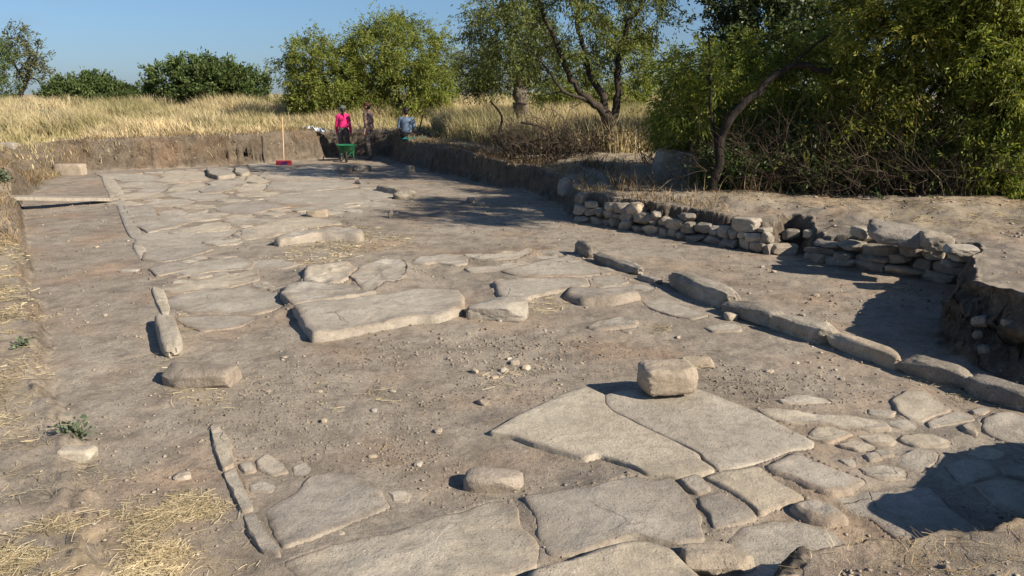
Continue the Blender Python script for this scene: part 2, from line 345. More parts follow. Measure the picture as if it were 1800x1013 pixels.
def height(x, y, fine=True, full=False, flush=True):
    x = np.asarray(x, float); y = np.asarray(y, float)
    p = xy0(x, y); r = np.hypot(x, y)
    sd = -poly_sd(x, y, TRENCH)                      # positive on the banks
    nz = fbm(p, 1.6, 4, 5)*0.10 + fbm(p, 7.0, 3, 9)*0.045
    near = np.clip(1.0 - np.abs(sd)/1.5, 0, 1)
    sdw = sd + nz*near
    wide = np.exp(-((x-WIDE[0])**2 + (y-WIDE[1])**2)/4.5)
    gut = np.exp(-((x-3.7)**2 + (y-5.9)**2)/2.0)
    w = 0.15 + 1.6*wide + 0.10*gut + 0.12*np.clip((r-18)/8, 0, 1)
    k = sstep(sdw/w)
    h = top_height(x, y)*k
    far = np.clip(r/12, 0.5, 3)
    h = h + fbm(p, 0.7, 3, 21)*0.022*(0.6+0.4*k)*far**0.3
    rough = 0.011 + 0.03*k*np.clip(sdw/0.5, 0, 1)
    h = h + fbm(p, 3.1, 3, 33)*rough
    if fine:
        h = h + fbm(p, 13.0, 3, 41)*0.007*np.clip(12/np.maximum(r, 1), 0, 1)
        # cloddy cut faces
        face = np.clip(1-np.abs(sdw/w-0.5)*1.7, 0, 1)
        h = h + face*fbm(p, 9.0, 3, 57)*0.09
    inner = []; h0 = h.copy()
    for (poly, zt, bx, amt) in (FLUSH if flush else []):
        k_ = np.nonzero((x > bx[0]-.45) & (x < bx[1]+.45) & (y > bx[2]-.45) & (y < bx[3]+.45))[0]
        if not len(k_): continue
        q = poly_sd(x[k_], y[k_], poly); nn_ = fbm(xy0(x[k_], y[k_]), 5.0, 3, 77); n2_ = fbm(xy0(x[k_], y[k_]), 18.0, 2, 78)
        d_ = q + nn_*.024 + n2_*.008 - .008; o_ = d_ < 0
        ho = (zt - .007 + nn_*.006)*amt*np.exp(-np.maximum(-d_, 0)/(.17+.1*nn_)) + h0[k_]*(1-np.exp(-np.maximum(-d_, 0)/.2))
        h[k_] = np.where(o_, np.maximum(h[k_], ho), h[k_])
        inner.append((k_[~o_], (zt - .007 + nn_*.006)[~o_]*amt - .035*sstep(d_[~o_]/.13)))
    for k_, t_ in inner: h[k_] = np.minimum(h[k_], t_)
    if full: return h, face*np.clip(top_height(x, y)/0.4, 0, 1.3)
    return h
def straw_mask(x, y):
    p = xy0(x, y); sd = -poly_sd(x, y, TRENCH)
    s = sstep((sd-0.35)/0.6)*0.24*sstep((np.hypot(x, y)-2)/2)
    plate = sstep((y-20)/3)*sstep((sd-.5)/0.5)
    s = np.maximum(s, plate*1.0)
    for (poly, a) in STRAWZ:
        q = poly_sd(x, y, poly); s = np.maximum(s, a*sstep((q+0.12)/0.35))
    return np.clip(s, 0, 1)
STRAWZ = [([gxy(-200, 1300), gxy(-100, 1000), gxy(60, 930), gxy(220, 880), (gxy(330, 860)), gxy(420, 900), gxy(460, 980), gxy(480, 1080), gxy(300, 1300)], 0.22),
          ([gxy(-150, 440), gxy(40, 440), gxy(75, 520), gxy(70, 620), gxy(105, 700), gxy(90, 790), gxy(-150, 800)], 0.22),
          ([gxy(275, 650), gxy(330, 640), gxy(400, 690), gxy(400, 740), gxy(350, 740), gxy(290, 700)], 0.28),
          ([gxy(1395, 985), gxy(1560, 955), gxy(1750, 930), (3.5, 3.6), (4, 2), (1, 1.5)], 0.2)]
def hz(x, y):
    return float(height(np.array([x]), np.array([y]))[0])
def march(px, py, t0=4.0):
    d = ray(px, py); ts = np.arange(t0, 34, .02); zz = height(d.x*ts, d.y*ts, flush=False); k = int(np.argmax(CAMZ + d.z*ts < zz)); t = ts[k]
    return Vector((d.x*t, d.y*t, float(zz[k])))
def hzs(x, y): return height(np.asarray(x, float), np.asarray(y, float))

# ------------------------------------------------------------------ slabs
def resample(pts, step):
    out = []
    n = len(pts)
    for k in range(n):
        a = pts[k]; b = pts[(k+1) % n]; L = np.hypot(*(b-a)); m = max(1, int(round(L/step)))
        for q in range(m): out.append(a + (b-a)*q/m)
    return np.array(out)
# 
GROUP_SLABS = 'paving slabs of the ancient road'
_seed = [100]
def slab(label, pxs, ztop=0.026, mat=None, bev=0.010, rough=0.007, jit=0.010, name='paving_slab', cat='paving slab', group=GROUP_SLABS, dip=0.02, tilt=None, dust=1.0, grow=1.0, flush=1.0, world_xy=False):
    _seed[0] += 7; sd = _seed[0]
    p = np.array(pxs) if world_xy else np.array([gxy(x, y, ztop) for x, y in pxs])
    c0 = p.mean(0); dist = np.hypot(*c0); p = c0 + (p-c0)*grow
    for _ in range(1):                                   # corner cutting
        q = []
        for k in range(len(p)):
            a, b = p[k], p[(k+1) % len(p)]; e = b-a; l = max(np.hypot(*e), 1e-6); c_ = min(.12, (.012+.0015*dist)/l); q += [a+e*c_, b-e*c_]
        p = np.array(q)
    if flush: FLUSH.append(([tuple(q_) for q_ in p], ztop - .6*max(0, bev-.008) - dip*.15, (p[:,0].min(), p[:,0].max(), p[:,1].min(), p[:,1].max()), flush))
    step = np.clip(dist*0.0045, 0.018, 0.09)
    p = resample(p, step); n = len(p)
    c = p.mean(0); L = np.maximum(np.hypot(*(p-c).T), 1e-3)
    un = (p-c)/L[:, None]
    jn = fbm(xy0(p[:,0], p[:,1]), 6.0, 4, sd)*jit*1.6 + fbm(xy0(p[:,0], p[:,1]), 25.0, 2, sd+3)*jit*0.5
    p = p + un*jn[:, None]; L = np.maximum(np.hypot(*(p-c).T), 1e-3)
    rings = [(-0.012, -0.06-ztop, 0), (-0.004, -bev*1.1, 0), (bev*0.35, -bev*0.35, 0.8), (bev*1.0, -bev*0.06, 0.6)]
    V = []; D = []
    for off, dz, du in rings:
        f = np.minimum(off/L, 0.35)[:, None]; q = p - (p-c)*f
        V.append(np.column_stack([q, np.full(n, dz)])); D.append(np.full(n, du if off > 0 else 0.45))
    f0 = np.minimum(bev*1.0/L, 0.35)
    for fr in (0.06, 0.14, 0.24, 0.36, 0.5, 0.65, 0.82):
        f = (f0 + (1-f0)*fr)[:, None]; q = p - (p-c)*f
        V.append(np.column_stack([q, np.zeros(n)])); D.append(np.full(n, max(0, 0.42-fr*1.6)))
    V.append(np.array([[c[0], c[1], 0]])); D.append(np.array([0.0]))
    V = np.concatenate(V); D = np.concatenate(D)*dust
    top = V[:,2] > -bev*1.5
    P3 = xy0(V[:,0], V[:,1])
    und = fbm(P3, 2.2, 3, sd)*rough*1.6 + fbm(P3, 9.0, 3, sd+5)*rough*0.8
    edge = fbm(P3, 3.0, 2, sd+9)
    rr = np.hypot(V[:,0]-c[0], V[:,1]-c[1]); rl = L.mean()
    V[:,2] += np.where(top, und - dip*np.clip(edge, 0, 1)*np.clip(rr/rl, 0, 1)**2, 0)
    if tilt is not None:
        V[:,2] += np.where(top, (V[:,0]-c[0])*tilt[0] + (V[:,1]-c[1])*tilt[1], 0)
    V[:,2] += ztop
    nrg = len(rings)+7
    i = np.arange(nrg-1)[:, None]*n; j = np.arange(n)[None, :]; j2 = (j+1) % n
    Q = np.stack([i+j, i+j2, i+n+j2, i+n+j], -1).reshape(-1, 4)
    ce = nrg*n; b = (nrg-1)*n
    T = np.stack([b+np.arange(n), b+(np.arange(n)+1) % n, np.full(n, ce)], 1)
    V[:,0] -= c[0]; V[:,1] -= c[1]
    area = 0.5*np.sum(p[:,0]*np.roll(p[:,1], -1) - np.roll(p[:,0], -1)*p[:,1])
    if area < 0: Q = Q[:, ::-1]; T = T[:, ::-1]
    me = npmesh(name, V, Q, T, {'dust': D})
    o = link(name, me, mat or M_SLAB, loc=(c[0], c[1], 0))
    return tag(o, label, cat, group)
def CA(pts): return [(150+x/2.895, 250+y/2.895) for x, y in pts]
def CB(pts): return [(450+x/3.0, 420+y/3.0) for x, y in pts]
def CC(pts): return [(350+x/2.715, 640+y/2.715) for x, y in pts]
def CD(pts): return [(850+x/2.453, 600+y/2.453) for x, y in pts]
def CE(pts): return [(1300+x/2.578, 620+y/2.578) for x, y in pts]
def CF(pts): return [(700+x/2.895, 250+y/2.895) for x, y in pts]
def CG(pts): return [(150+x/5.143, 270+y/5.143) for x, y in pts]
def CH(pts): return [(450+x/5.143, 270+y/5.143) for x, y in pts]

print('slabs')
# --- foreground
slab('large smooth slab left of the long crack, block shadow on its far corner', CD([(20,385),(160,310),(320,235),(440,190),(522,226),(524,268),(556,300),(636,337),(736,387),(856,443),(930,485),(940,512),(1000,552),(930,568),(845,582),(780,572),(700,562),(640,528),(500,482),(440,496),(330,466),(230,437),(130,402)]), 0.05, bev=0.010, rough=0.004, dip=0.004, dust=.25, jit=.003, flush=.45)
slab('large smooth slab carrying the cube-shaped stone block, right of the long crack', CD([(524,229),(600,212),(870,184),(960,215),(1080,265),(1200,310),(1330,385),(1425,430),(1420,450),(1340,462),(1250,500),(1180,520),(1090,540),(1008,545),(954,505),(938,481),(859,440),(739,384),(639,334),(559,297),(527,267)]), 0.05, bev=0.007, rough=0.004, dip=0.004, dust=.25, jit=.003, flush=.8)
slab('small square slab squeezed between the cracked pair and the row of joints', CD([(838,590),(920,572),(985,630),(930,655),(880,630)]), 0.05)
slab('long rectangular slab touching the near edge of the cracked pair', CD([(948,575),(1005,558),(1188,530),(1260,590),(1400,662),(1330,695),(1190,738),(1152,700),(1064,640),(994,600)]), 0.06, bev=0.022, dust=.5)
slab('blocky slab with clear joints, below the small square slab', CD([(918,660),(1030,638),(1100,680),(1182,752),(1100,785),(990,805),(970,745),(935,705)]), 0.05)
slab('dark pitted slab right of the long rectangular slab, with a pale worn right end', CE([(98,498),(250,432),(400,490),(590,565),(530,600),(450,625),(380,622),(300,596),(222,557),(132,527)]), 0.07, bev=0.03)
slab('big pitted slab in the middle foreground with a sharply rounded left joint', CD([(165,665),(300,645),(480,620),(600,575),(650,572),(730,590),(810,578),(850,622),(898,680),(940,750),(952,850),(820,862),(660,835),(560,860),(370,920),(280,910),(232,840),(216,740)]), 0.05, rough=.01, dust=.6)
slab('domed slab cut by the bottom edge of the photo, dark hollow under its left end', CD([(165,985),(240,952),(380,912),(480,876),(570,850),(660,834),(740,842),(820,872),(900,950),(960,1013),(1020,1110),(200,1110)]), 0.10, bev=0.045, rough=.012, dip=.0, dust=.4, flush=.25)
slab('broad rough slab along the bottom, left of the rounded joint', CC([(400,935),(600,870),(780,830),(960,790),(1100,740),(1250,690),(1390,638),(1480,627),(1520,680),(1530,760),(1600,820),(1629,880),(1615,960),(1500,1000),(1300,1040),(1000,1060),(600,1060),(470,1000)]), 0.04, rough=.014, dip=.035)
slab('broad flat slab beside the left kerb, split by a faint crack', CC([(300,690),(460,605),(540,520),(640,500),(720,510),(800,550),(868,590),(885,640),(920,670),(830,710),(700,760),(560,820),(400,880),(370,840),(332,760)]), 0.03, rough=.008, dip=.025)
slab('pentagonal flat stone behind the broad flat slab at the left kerb', CC([(270,500),(265,460),(320,420),(400,460),(430,515),(350,530)]), 0.022)
slab('low oval stone half buried just in front of the pentagonal one', CC([(230,570),(300,540),(375,575),(350,610),(240,610)]), 0.018)
slab('rounded little flat stone between left kerb and pentagonal stone', CC([(188,480),(250,470),(270,512),(220,528)]), 0.018)
slab('flat little stone right of the pentagonal stone, half covered by earth', CC([(440,485),(510,460),(540,500),(520,530),(440,535)]), 0.016)
slab('small grey flat stone against the right side of the broad flat slab', CC([(887,598),(960,585),(1010,610),(1000,650),(930,660)]), 0.024)
slab('large slab with its right half in the foreground bank\'s shadow', CE([(400,642),(540,610),(700,618),(850,608),(905,640),(955,700),(1060,780),(1160,830),(1130,880),(900,862),(700,830),(580,742),(515,722),(440,665)]), 0.045, dust=.6)
slab('wide pitted slab running into the ragged shadow above the bottom edge', CE([(-60,850),(0,790),(120,756),(300,748),(420,796),(500,856),(560,930),(450,1000),(250,1040),(60,1040),(-40,960)]), 0.035, rough=.01)
slab('lumpy broken stone wedged between the dark pitted slab and the wide pitted slab', CE([(228,692),(330,668),(430,700),(505,760),(400,772),(300,742)]), 0.06, M_PALE, bev=.03, rough=.022)
slab('shadowed slab between the foreground bank and the large half-shaded slab', CE([(560,945),(600,880),(720,845),(900,872),(1120,892),(1090,990),(700,1030)]), 0.035)
slab('flat slab near the right kerb, a seam along its front side', CE([(690,212),(760,166),(830,170),(900,210),(965,258),(890,280),(828,308),(770,298),(712,260)]), 0.035)
slab('narrow slab in front of the seam, right of centre near the kerb', CE([(842,316),(900,287),(975,264),(1055,280),(1068,303),(960,325),(862,338)]), 0.03)
slab('small cracked stone with a dark left edge, near the right kerb', CE([(985,322),(1040,310),(1090,350),(1080,370),(1020,350)]), 0.05, bev=.025)
slab('big slab at the right edge of the photo, below the kerb', CE([(1102,300),(1160,270),(1230,260),(1330,300),(1420,380),(1400,450),(1220,402),(1130,370),(1098,330)]), 0.04)
slab('small dusty stone between the right kerb and the big edge slab', CE([(1040,258),(1090,242),(1140,258),(1110,278),(1060,274)]), 0.03)
slab('long pale crumbling slab behind the right corner of the cracked pair', CE([(60,240),(200,243),(380,273),(520,288),(660,308),(690,345),(600,347),(460,332),(330,315),(200,312),(120,282)]), 0.045, M_PALE, rough=.018)
slab('thin pale stone lying behind the long pale crumbling slab', CE([(168,212),(280,188),(400,203),(422,220),(300,226),(200,224)]), 0.05, M_PALE, rough=.015)
for lab, pts in [('largest flake of the shattered paving, right foreground', [(690,472),(800,430),(900,448),(892,490),(820,527),(720,502)]),
                 ('flake at the left end of the shattered paving', [(450,482),(520,470),(532,508),(505,512)]),
                 ('angular flake behind the left end of the shattered paving', [(556,462),(620,450),(652,480),(590,492)]),
                 ('hindmost flake of the shattered paving', [(602,440),(680,440),(692,460),(640,475)]),
                 ('low flake in front of the shattered paving', [(545,515),(640,500),(740,520),(760,560),(640,565),(570,545)]),
                 ('roughly square slab right of the shattered paving, touching the shadow', [(940,500),(1020,470),(1120,480),(1178,540),(1100,570),(1020,592),(962,540)])]:
    slab(lab, CE(pts), 0.04, rough=.012, grow=1.1)
slab('shaded slab under the foreground bank at the right edge', CE([(1060,592),(1180,560),(1289,580),(1420,640),(1420,760),(1250,735),(1130,665)]), 0.045)
slab('slab at the right edge of the photo, just outside the shadow', CE([(1180,522),(1289,505),(1400,540),(1420,620),(1290,566),(1195,548)]), 0.035)
GK = 'kerb stones along the left side of the road'
for lab, pts in [('pale thin kerb strip leading down from the earth joint, left side', [(48,285),(92,276),(152,370),(168,480),(112,502),(75,400)]),
                 ('middle thin kerb strip beside the rounded little flat stone, left side', [(113,506),(170,484),(230,615),(262,688),(203,702),(152,600)]),
                 ('lowest thin kerb strip, between straw patch and broad flat slab', [(206,706),(264,691),(312,790),(382,868),(388,908),(300,892),(232,800)])]:
    slab(lab, CC(pts), 0.036, M_SLAB, name='kerb_stone', cat='kerb stone', group=GK, bev=.012, flush=.75, dust=.8)
# --- middle
slab('thick raised rectangular slab in the middle of the road with a dark shaded left end', CB([(196,350),(440,318),(650,288),(900,256),(1070,254),(1097,300),(1092,352),(960,402),(850,404),(680,432),(470,474),(400,490),(298,500),(250,440)]), 0.098, bev=0.026, rough=.016, dip=.02, tilt=(-.01, .0), dust=.5, flush=.25)
slab('pale rough slab lying against the back of the thick raised slab', CB([(125,285),(170,240),(270,226),(430,236),(540,242),(556,270),(640,282),(500,302),(350,322),(200,340),(150,312)]), 0.09, M_PALE, rough=.02)
slab('broken pale stone with a hole at its right end, behind the rough slab', CB([(246,180),(266,140),(380,125),(480,120),(540,146),(500,176),(486,205),(430,222),(330,226),(246,208)]), 0.10, M_PALE, bev=.03, rough=.045)
slab('broad pale slab with flaked front, right of the broken stone with the hole', CB([(500,196),(560,136),(680,100),(760,95),(800,130),(782,180),(760,210),(680,217),(620,260),(562,266)]), 0.08, M_PALE, rough=.022)
slab('thin pale slab behind the patch of bare earth, middle of the road', CB([(815,125),(860,95),(960,80),(1090,80),(1120,105),(1110,133),(1050,138),(960,125),(880,130)]), 0.06, M_PALE, rough=.012)
slab('slab with a sharp pale right tip, behind the others in the middle of the road', CB([(1130,102),(1200,82),(1350,70),(1455,46),(1456,66),(1370,98),(1250,108)]), 0.08, M_SLAB, rough=.012)
slab('grey slab with a jagged left front, right of the fallen stone', CF([(482,702),(620,690),(850,680),(968,690),(978,720),(850,750),(700,778),(570,812),(500,772)]), 0.075, bev=.03)
slab('long grey slab behind the jagged one, reaching toward the right kerb', CF([(520,652),(620,630),(760,590),(870,570),(970,620),(1080,665),(960,678),(720,680),(600,675)]), 0.05)
slab('pillow-shaped slab with a dark rounded left end', CF([(835,760),(862,727),(1000,732),(1180,727),(1238,760),(1100,790),(940,790)]), 0.10, bev=.05, rough=.012, flush=.25)
slab('thin slab between the pillow-shaped slab and the right kerb', CF([(985,690),(1090,672),(1178,710),(1130,722),(985,718)]), 0.035)
slab('flush slab running along the foot of the right kerb, right of the pillow-shaped slab', CF([(1232,800),(1330,790),(1430,820),(1585,880),(1500,900),(1380,880),(1272,840)]), 0.022)
slab('pointed low stone with a dark tip, alone in the bare earth', CF([(950,935),(1040,897),(1140,877),(1225,905),(1218,928),(1100,945),(1000,948)]), 0.055, bev=.03, rough=.014)
slab('small flush slab in the earth below the right kerb', CF([(1552,940),(1640,916),(1737,930),(1745,958),(1600,965)]), 0.02)
slab('slab half sunk in the earth, left of the long grey slab', CF([(335,640),(480,630),(600,610),(618,640),(500,655),(360,660)]), 0.035)
# --- lower left group
slab('grey-blue slab at the left kerb, first one behind the pinkish patch', CA([(302,594),(312,560),(450,530),(600,518),(640,545),(520,580),(400,605)]), 0.03, grow=1.10)
slab('patchy slab at the left kerb with a pink and white stain', CA([(330,642),(430,612),(540,620),(500,650),(370,676)]), 0.032, grow=1.10)
slab('bluish slab right of the pink and white stained one', CA([(436,664),(560,612),(780,585),(840,610),(830,640),(650,652),(480,682)]), 0.03, grow=1.10)
slab('wide dusty slab in front of the bluish slab', CA([(392,742),(600,692),(780,662),(860,640),(870,700),(700,742),(450,762)]), 0.025, grow=1.10, rough=.012)
slab('broad dusty slab left of the pale rough slab, a short crack near its right end', CA([(412,792),(560,752),(700,752),(800,735),(975,770),(1000,838),(860,870),(640,862),(560,862),(440,832)]), 0.026, grow=1.10, rough=.012)
slab('low slab in front of the short-cracked slab, left of the thick raised slab', CA([(470,892),(580,878),(870,885),(780,935),(600,958),(520,930)]), 0.022, grow=1.10)
slab('flush stones in the earth behind the broken stone with the hole', CA([(802,602),(1000,592),(1078,620),(1000,640),(840,640)]), 0.02, grow=1.10)
# --- far paving
FAR = [
 ('long slab below the rounded tongue-shaped slab near the left kerb', CG([(500,740),(700,700),(1000,690),(1290,680),(1320,720),(1150,780),(1000,820),(760,830),(540,880)])),
 ('rounded tongue-shaped slab pointing right, far left paving', CG([(790,700),(880,680),(1000,660),(1120,620),(1220,610),(1285,640),(1260,680),(1050,695),(850,715)])),
 ('pale slab with a rounded top corner, left edge of the far paving', CG([(380,490),(600,480),(640,505),(640,560),(800,570),(940,600),(780,650),(580,690),(480,640)])),
 ('flat pale slab with a dark line under it, right of the round-cornered one', CG([(650,540),(740,515),(860,512),(930,545),(840,570),(700,568)])),
 ('slim pointed slab right of the dark line, far left paving', CG([(850,590),(940,545),(1100,508),(1110,525),(1000,540),(1290,535),(1200,580),(1050,602),(900,605)])),
 ('isolated finger-shaped pale slab amid bare earth, far left paving', CG([(530,460),(640,430),(930,405),(965,435),(860,465),(640,475)])),
 ('plain slab left of the white-fronted raised slab', CA([(790,462),(830,440),(950,410),(1050,382),(1250,400),(1262,418),(1180,425),(1050,446),(950,476),(830,485)])),
 ('ragged cracked slab left of the small upright stone, mid far paving', CG([(1190,480),(1360,450),(1520,430),(1680,440),(1800,480),(1660,500),(1480,540),(1360,530),(1220,510)])),
 ('long light slab with a straight front edge, beyond the small upright stone', CH([(120,400),(230,375),(450,345),(660,340),(900,330),(965,425),(760,445),(520,450),(300,445),(160,430)])),
 ('slab tapering right to the first dark kerb stones', CH([(930,345),(1050,320),(1220,365),(1235,395),(1060,420),(985,390)])),
 ('thin ribbon-like slab in front of the straight-edged light slab', CH([(330,500),(480,480),(700,465),(900,470),(760,488),(560,500),(420,520)])),
 ('broad rounded slab between bare earth and the finger-shaped slab', CG([(740,370),(900,330),(1040,330),(1200,345),(1265,380),(1210,410),(1000,415),(800,385)])),
 ('slab left of the broad rounded slab, far left paving', CG([(290,385),(480,355),(700,360),(720,380),(540,400),(350,410)])),
 ('slab on the left border of the far paving, beyond the plank', CG([(170,250),(260,260),(330,300),(290,330),(200,330)])),
 ('low slab at the border, level with the plank', CG([(215,360),(290,345),(300,400),(230,410)])),
 ('third-row slab from the section, next to the left border', CG([(270,285),(430,258),(640,258),(720,270),(560,300),(300,300)])),
 ('slab behind the olive earth gap, far left paving', CG([(480,330),(600,295),(730,285),(750,315),(660,345),(520,350)])),
 ('slab right of the olive earth gap, far left paving', CG([(760,335),(800,290),(900,268),(1040,265),(1090,295),(1030,325),(900,325)])),
 ('corner slab of the far paving at the foot of the earth slope', CG([(120,180),(330,180),(560,195),(640,215),(540,250),(360,245),(200,220)])),
 ('slab near the section, left of the dark-edged crack', CG([(650,240),(740,205),(860,200),(1060,205),(1090,235),(960,250),(760,262)])),
 ('back-row slab against the section, left of the raised block', CG([(740,165),(820,150),(1040,165),(1080,190),(900,200),(700,195)])),
 ('slab in front of the raised block, behind the wide bare patch', CG([(1040,330),(1100,290),(1290,275),(1360,300),(1230,340),(1080,350)])),
 ('slab below the broom, second row', CG([(1370,320),(1440,280),(1660,275),(1710,320),(1540,345),(1420,345)])),
 ('slab under the dark-edged crack, mid far paving', CG([(1120,265),(1200,240),(1420,245),(1440,275),(1290,272),(1150,285)])),
 ('slab right of the dark-edged crack', CG([(1450,250),(1480,205),(1620,190),(1660,240),(1560,265)])),
 ('slab in front of the broom head', CH([(60,190),(200,140),(420,140),(680,170),(700,225),(520,230),(300,230),(150,230)])),
 ('wide slab three rows in front of the broom', CH([(130,320),(180,250),(420,245),(560,245),(700,235),(860,290),(700,310),(480,330),(300,325)])),
 ('slab between the broom and the wheelbarrow', CH([(340,135),(520,110),(700,105),(740,130),(660,160),(480,142)])),
 ('slab at the section foot left of the broom', CG([(1480,100),(1600,90),(1740,110),(1800,140),(1640,150),(1500,130)])),
 ('flat slab in the left foreground of the white-fronted slab\'s row', CG([(1410,700),(1500,670),(1560,700),(1540,740),(1420,740)])),
]
for lab, pts in FAR:
    slab(lab, pts, 0.026 + .010*math.sin(len(lab)*2.3), rough=.010, bev=.012, dust=.75, jit=.03, grow=1.17)
slab('raised slab with a bright white rough front edge, mid far paving', CA([(952,482),(1050,450),(1250,422),(1395,425),(1418,445),(1400,462),(1300,460),(1180,462),(1040,478),(990,488)]), 0.14, M_PALE, bev=.06, rough=.025, jit=.03, flush=.25)
slab('raised pale block at the back of the paving, left of the broom', CG([(1090,130),(1110,120),(1320,150),(1360,185),(1200,205),(1110,180)]), 0.10, bev=.04, flush=.25)
slab('rounded pale stone next to the raised block, left of the broom', CG([(1340,130),(1400,108),(1460,120),(1490,160),(1420,172),(1350,165)]), 0.12, bev=.05, flush=.25)

# --- flush filler stones in the joints
def fillers(label, poly, n, smax, seed, group):
    rg = np.random.RandomState(seed); P = np.array(poly); k = 0
    for _ in range(n*40):
        if k >= n: break
        c = rg.uniform(P.min(0), P.max(0)); cx, cy = np.array([c[0]]), np.array([c[1]])
        if poly_sd(cx, cy, poly)[0] < .05: continue
        r = min([9.0]+[-poly_sd(cx, cy, f[0])[0] for f in FLUSH if f[2][0]-.7 < c[0] < f[2][1]+.7 and f[2][2]-.7 < c[1] < f[2][3]+.7])
        if r < .09: continue
        r = min(r*1.02, smax); m = rg.randint(6, 9); a = np.sort(np.linspace(0, 6.28, m, endpoint=False) + rg.uniform(-.25, .25, m)); q = rg.uniform(.78, 1.12, m)*r
        slab(label, np.stack([c[0]+np.cos(a)*q*1.25, c[1]+np.sin(a)*q*.95], 1), .022 + rg.uniform(0, .01), rough=.012, jit=.03, dust=.9, group=group, world_xy=True); k += 1
fillers('small flush filler stone in the joints of the far paving', [gxy(190,306), gxy(400,296), gxy(560,290), gxy(690,345), gxy(640,380), gxy(460,395), gxy(430,432), gxy(275,462), gxy(215,365)], 46, .42, 5, 'filler stones of the far paving')
fillers('small flush filler stone between the dusty slabs left of the thick raised slab', [gxy(268,455), gxy(430,450), gxy(500,500), gxy(515,560), gxy(350,590), gxy(300,540)], 16, .22, 6, 'filler stones left of the thick raised slab')
fillers('small flush filler stone among the slabs right of the fallen stone', [gxy(820,450), gxy(1000,440), gxy(1150,510), gxy(1100,540), gxy(900,530), gxy(870,490)], 12, .18, 7, 'filler stones right of the fallen stone')
fillers('small flush filler stone in the cracked paving at lower right', [gxy(1430,760), gxy(1560,700), gxy(1800,740), gxy(1800,840), gxy(1600,850), gxy(1500,830)], 30, .14, 8, 'filler stones at lower right')
# ------------------------------------------------------------------ ground sheet
print('terrain')
ang = np.concatenate([np.linspace(-180, -62, 60, endpoint=False), np.linspace(-62, -35, 60, endpoint=False), np.linspace(-35, 35, 800), np.linspace(35, 62, 62)[1:], np.linspace(62, 180, 60, endpoint=False)[1:]])
ang = np.radians(ang)
rad = np.concatenate([[0.25, 0.6, 1.0], np.geomspace(1.4, 5.4, 250, endpoint=False), np.linspace(5.4, 7.4, 110, endpoint=False), np.geomspace(7.4, 17, 190, endpoint=False), np.linspace(17, 29, 260, endpoint=False), np.geomspace(29, 90, 70, endpoint=False), np.geomspace(90, 4000, 30)])
A, Rr = np.meshgrid(ang, rad)
X = (np.sin(A)*Rr).ravel(); Y = (np.cos(A)*Rr).ravel()
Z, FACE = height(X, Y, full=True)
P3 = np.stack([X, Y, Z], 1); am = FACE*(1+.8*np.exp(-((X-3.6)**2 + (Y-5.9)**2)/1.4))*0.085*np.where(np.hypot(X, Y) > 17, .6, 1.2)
X0, Y0 = X.copy(), Y.copy()
X = X + am*fbm(P3, 5.5, 5, 301, .65); Y = Y + am*fbm(P3, 5.5, 5, 302, .65); Z = Z + am*0.5*fbm(P3, 6.0, 3, 303)
na, nr = len(ang), len(rad)
for (hx, hy, rx, rz, dd) in [(428, 273, .30, .06, .35), (455, 277, .10, .05, .2), (398, 277, .07, .06, .15), (1672, 560, .12, .1, .08), (1745, 540, .14, .14, .10), (1770, 610, .15, .12, .08)]:
    d_ = ray(hx, hy); tt_ = np.linspace(4, 30, 1300); t_ = tt_[int(np.argmax(CAMZ + d_.z*tt_ < height(d_.x*tt_, d_.y*tt_, flush=False)))]
    q_ = np.array([d_.x*t_, d_.y*t_, CAMZ + d_.z*t_])
    w_ = np.exp(-(((X-q_[0])/rx)**2 + ((Y-q_[1])/.5)**2 + ((Z-q_[2])/rz)**2)**2)
    X += w_*d_.x*dd; Y += w_*d_.y*dd
ii = np.arange(nr-1)[:, None]*na; jj = np.arange(na)[None, :]; j2 = (jj+1) % na
quads = np.stack([(ii+jj), (ii+na+jj), (ii+na+j2), (ii+j2)], -1).reshape(-1, 4)[:, ::-1]
cen = len(X)
Xc = np.append(X, 0); Yc = np.append(Y, 0); Zc = np.append(Z, height(np.array([0.]), np.array([0.]))[0])
tr = np.stack([np.full(na, cen), np.arange(na), (np.arange(na)+1) % na], 1)[:, ::-1]
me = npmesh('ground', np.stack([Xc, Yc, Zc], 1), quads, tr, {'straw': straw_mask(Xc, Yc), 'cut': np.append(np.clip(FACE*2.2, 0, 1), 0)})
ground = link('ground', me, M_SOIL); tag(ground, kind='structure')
del A, Rr

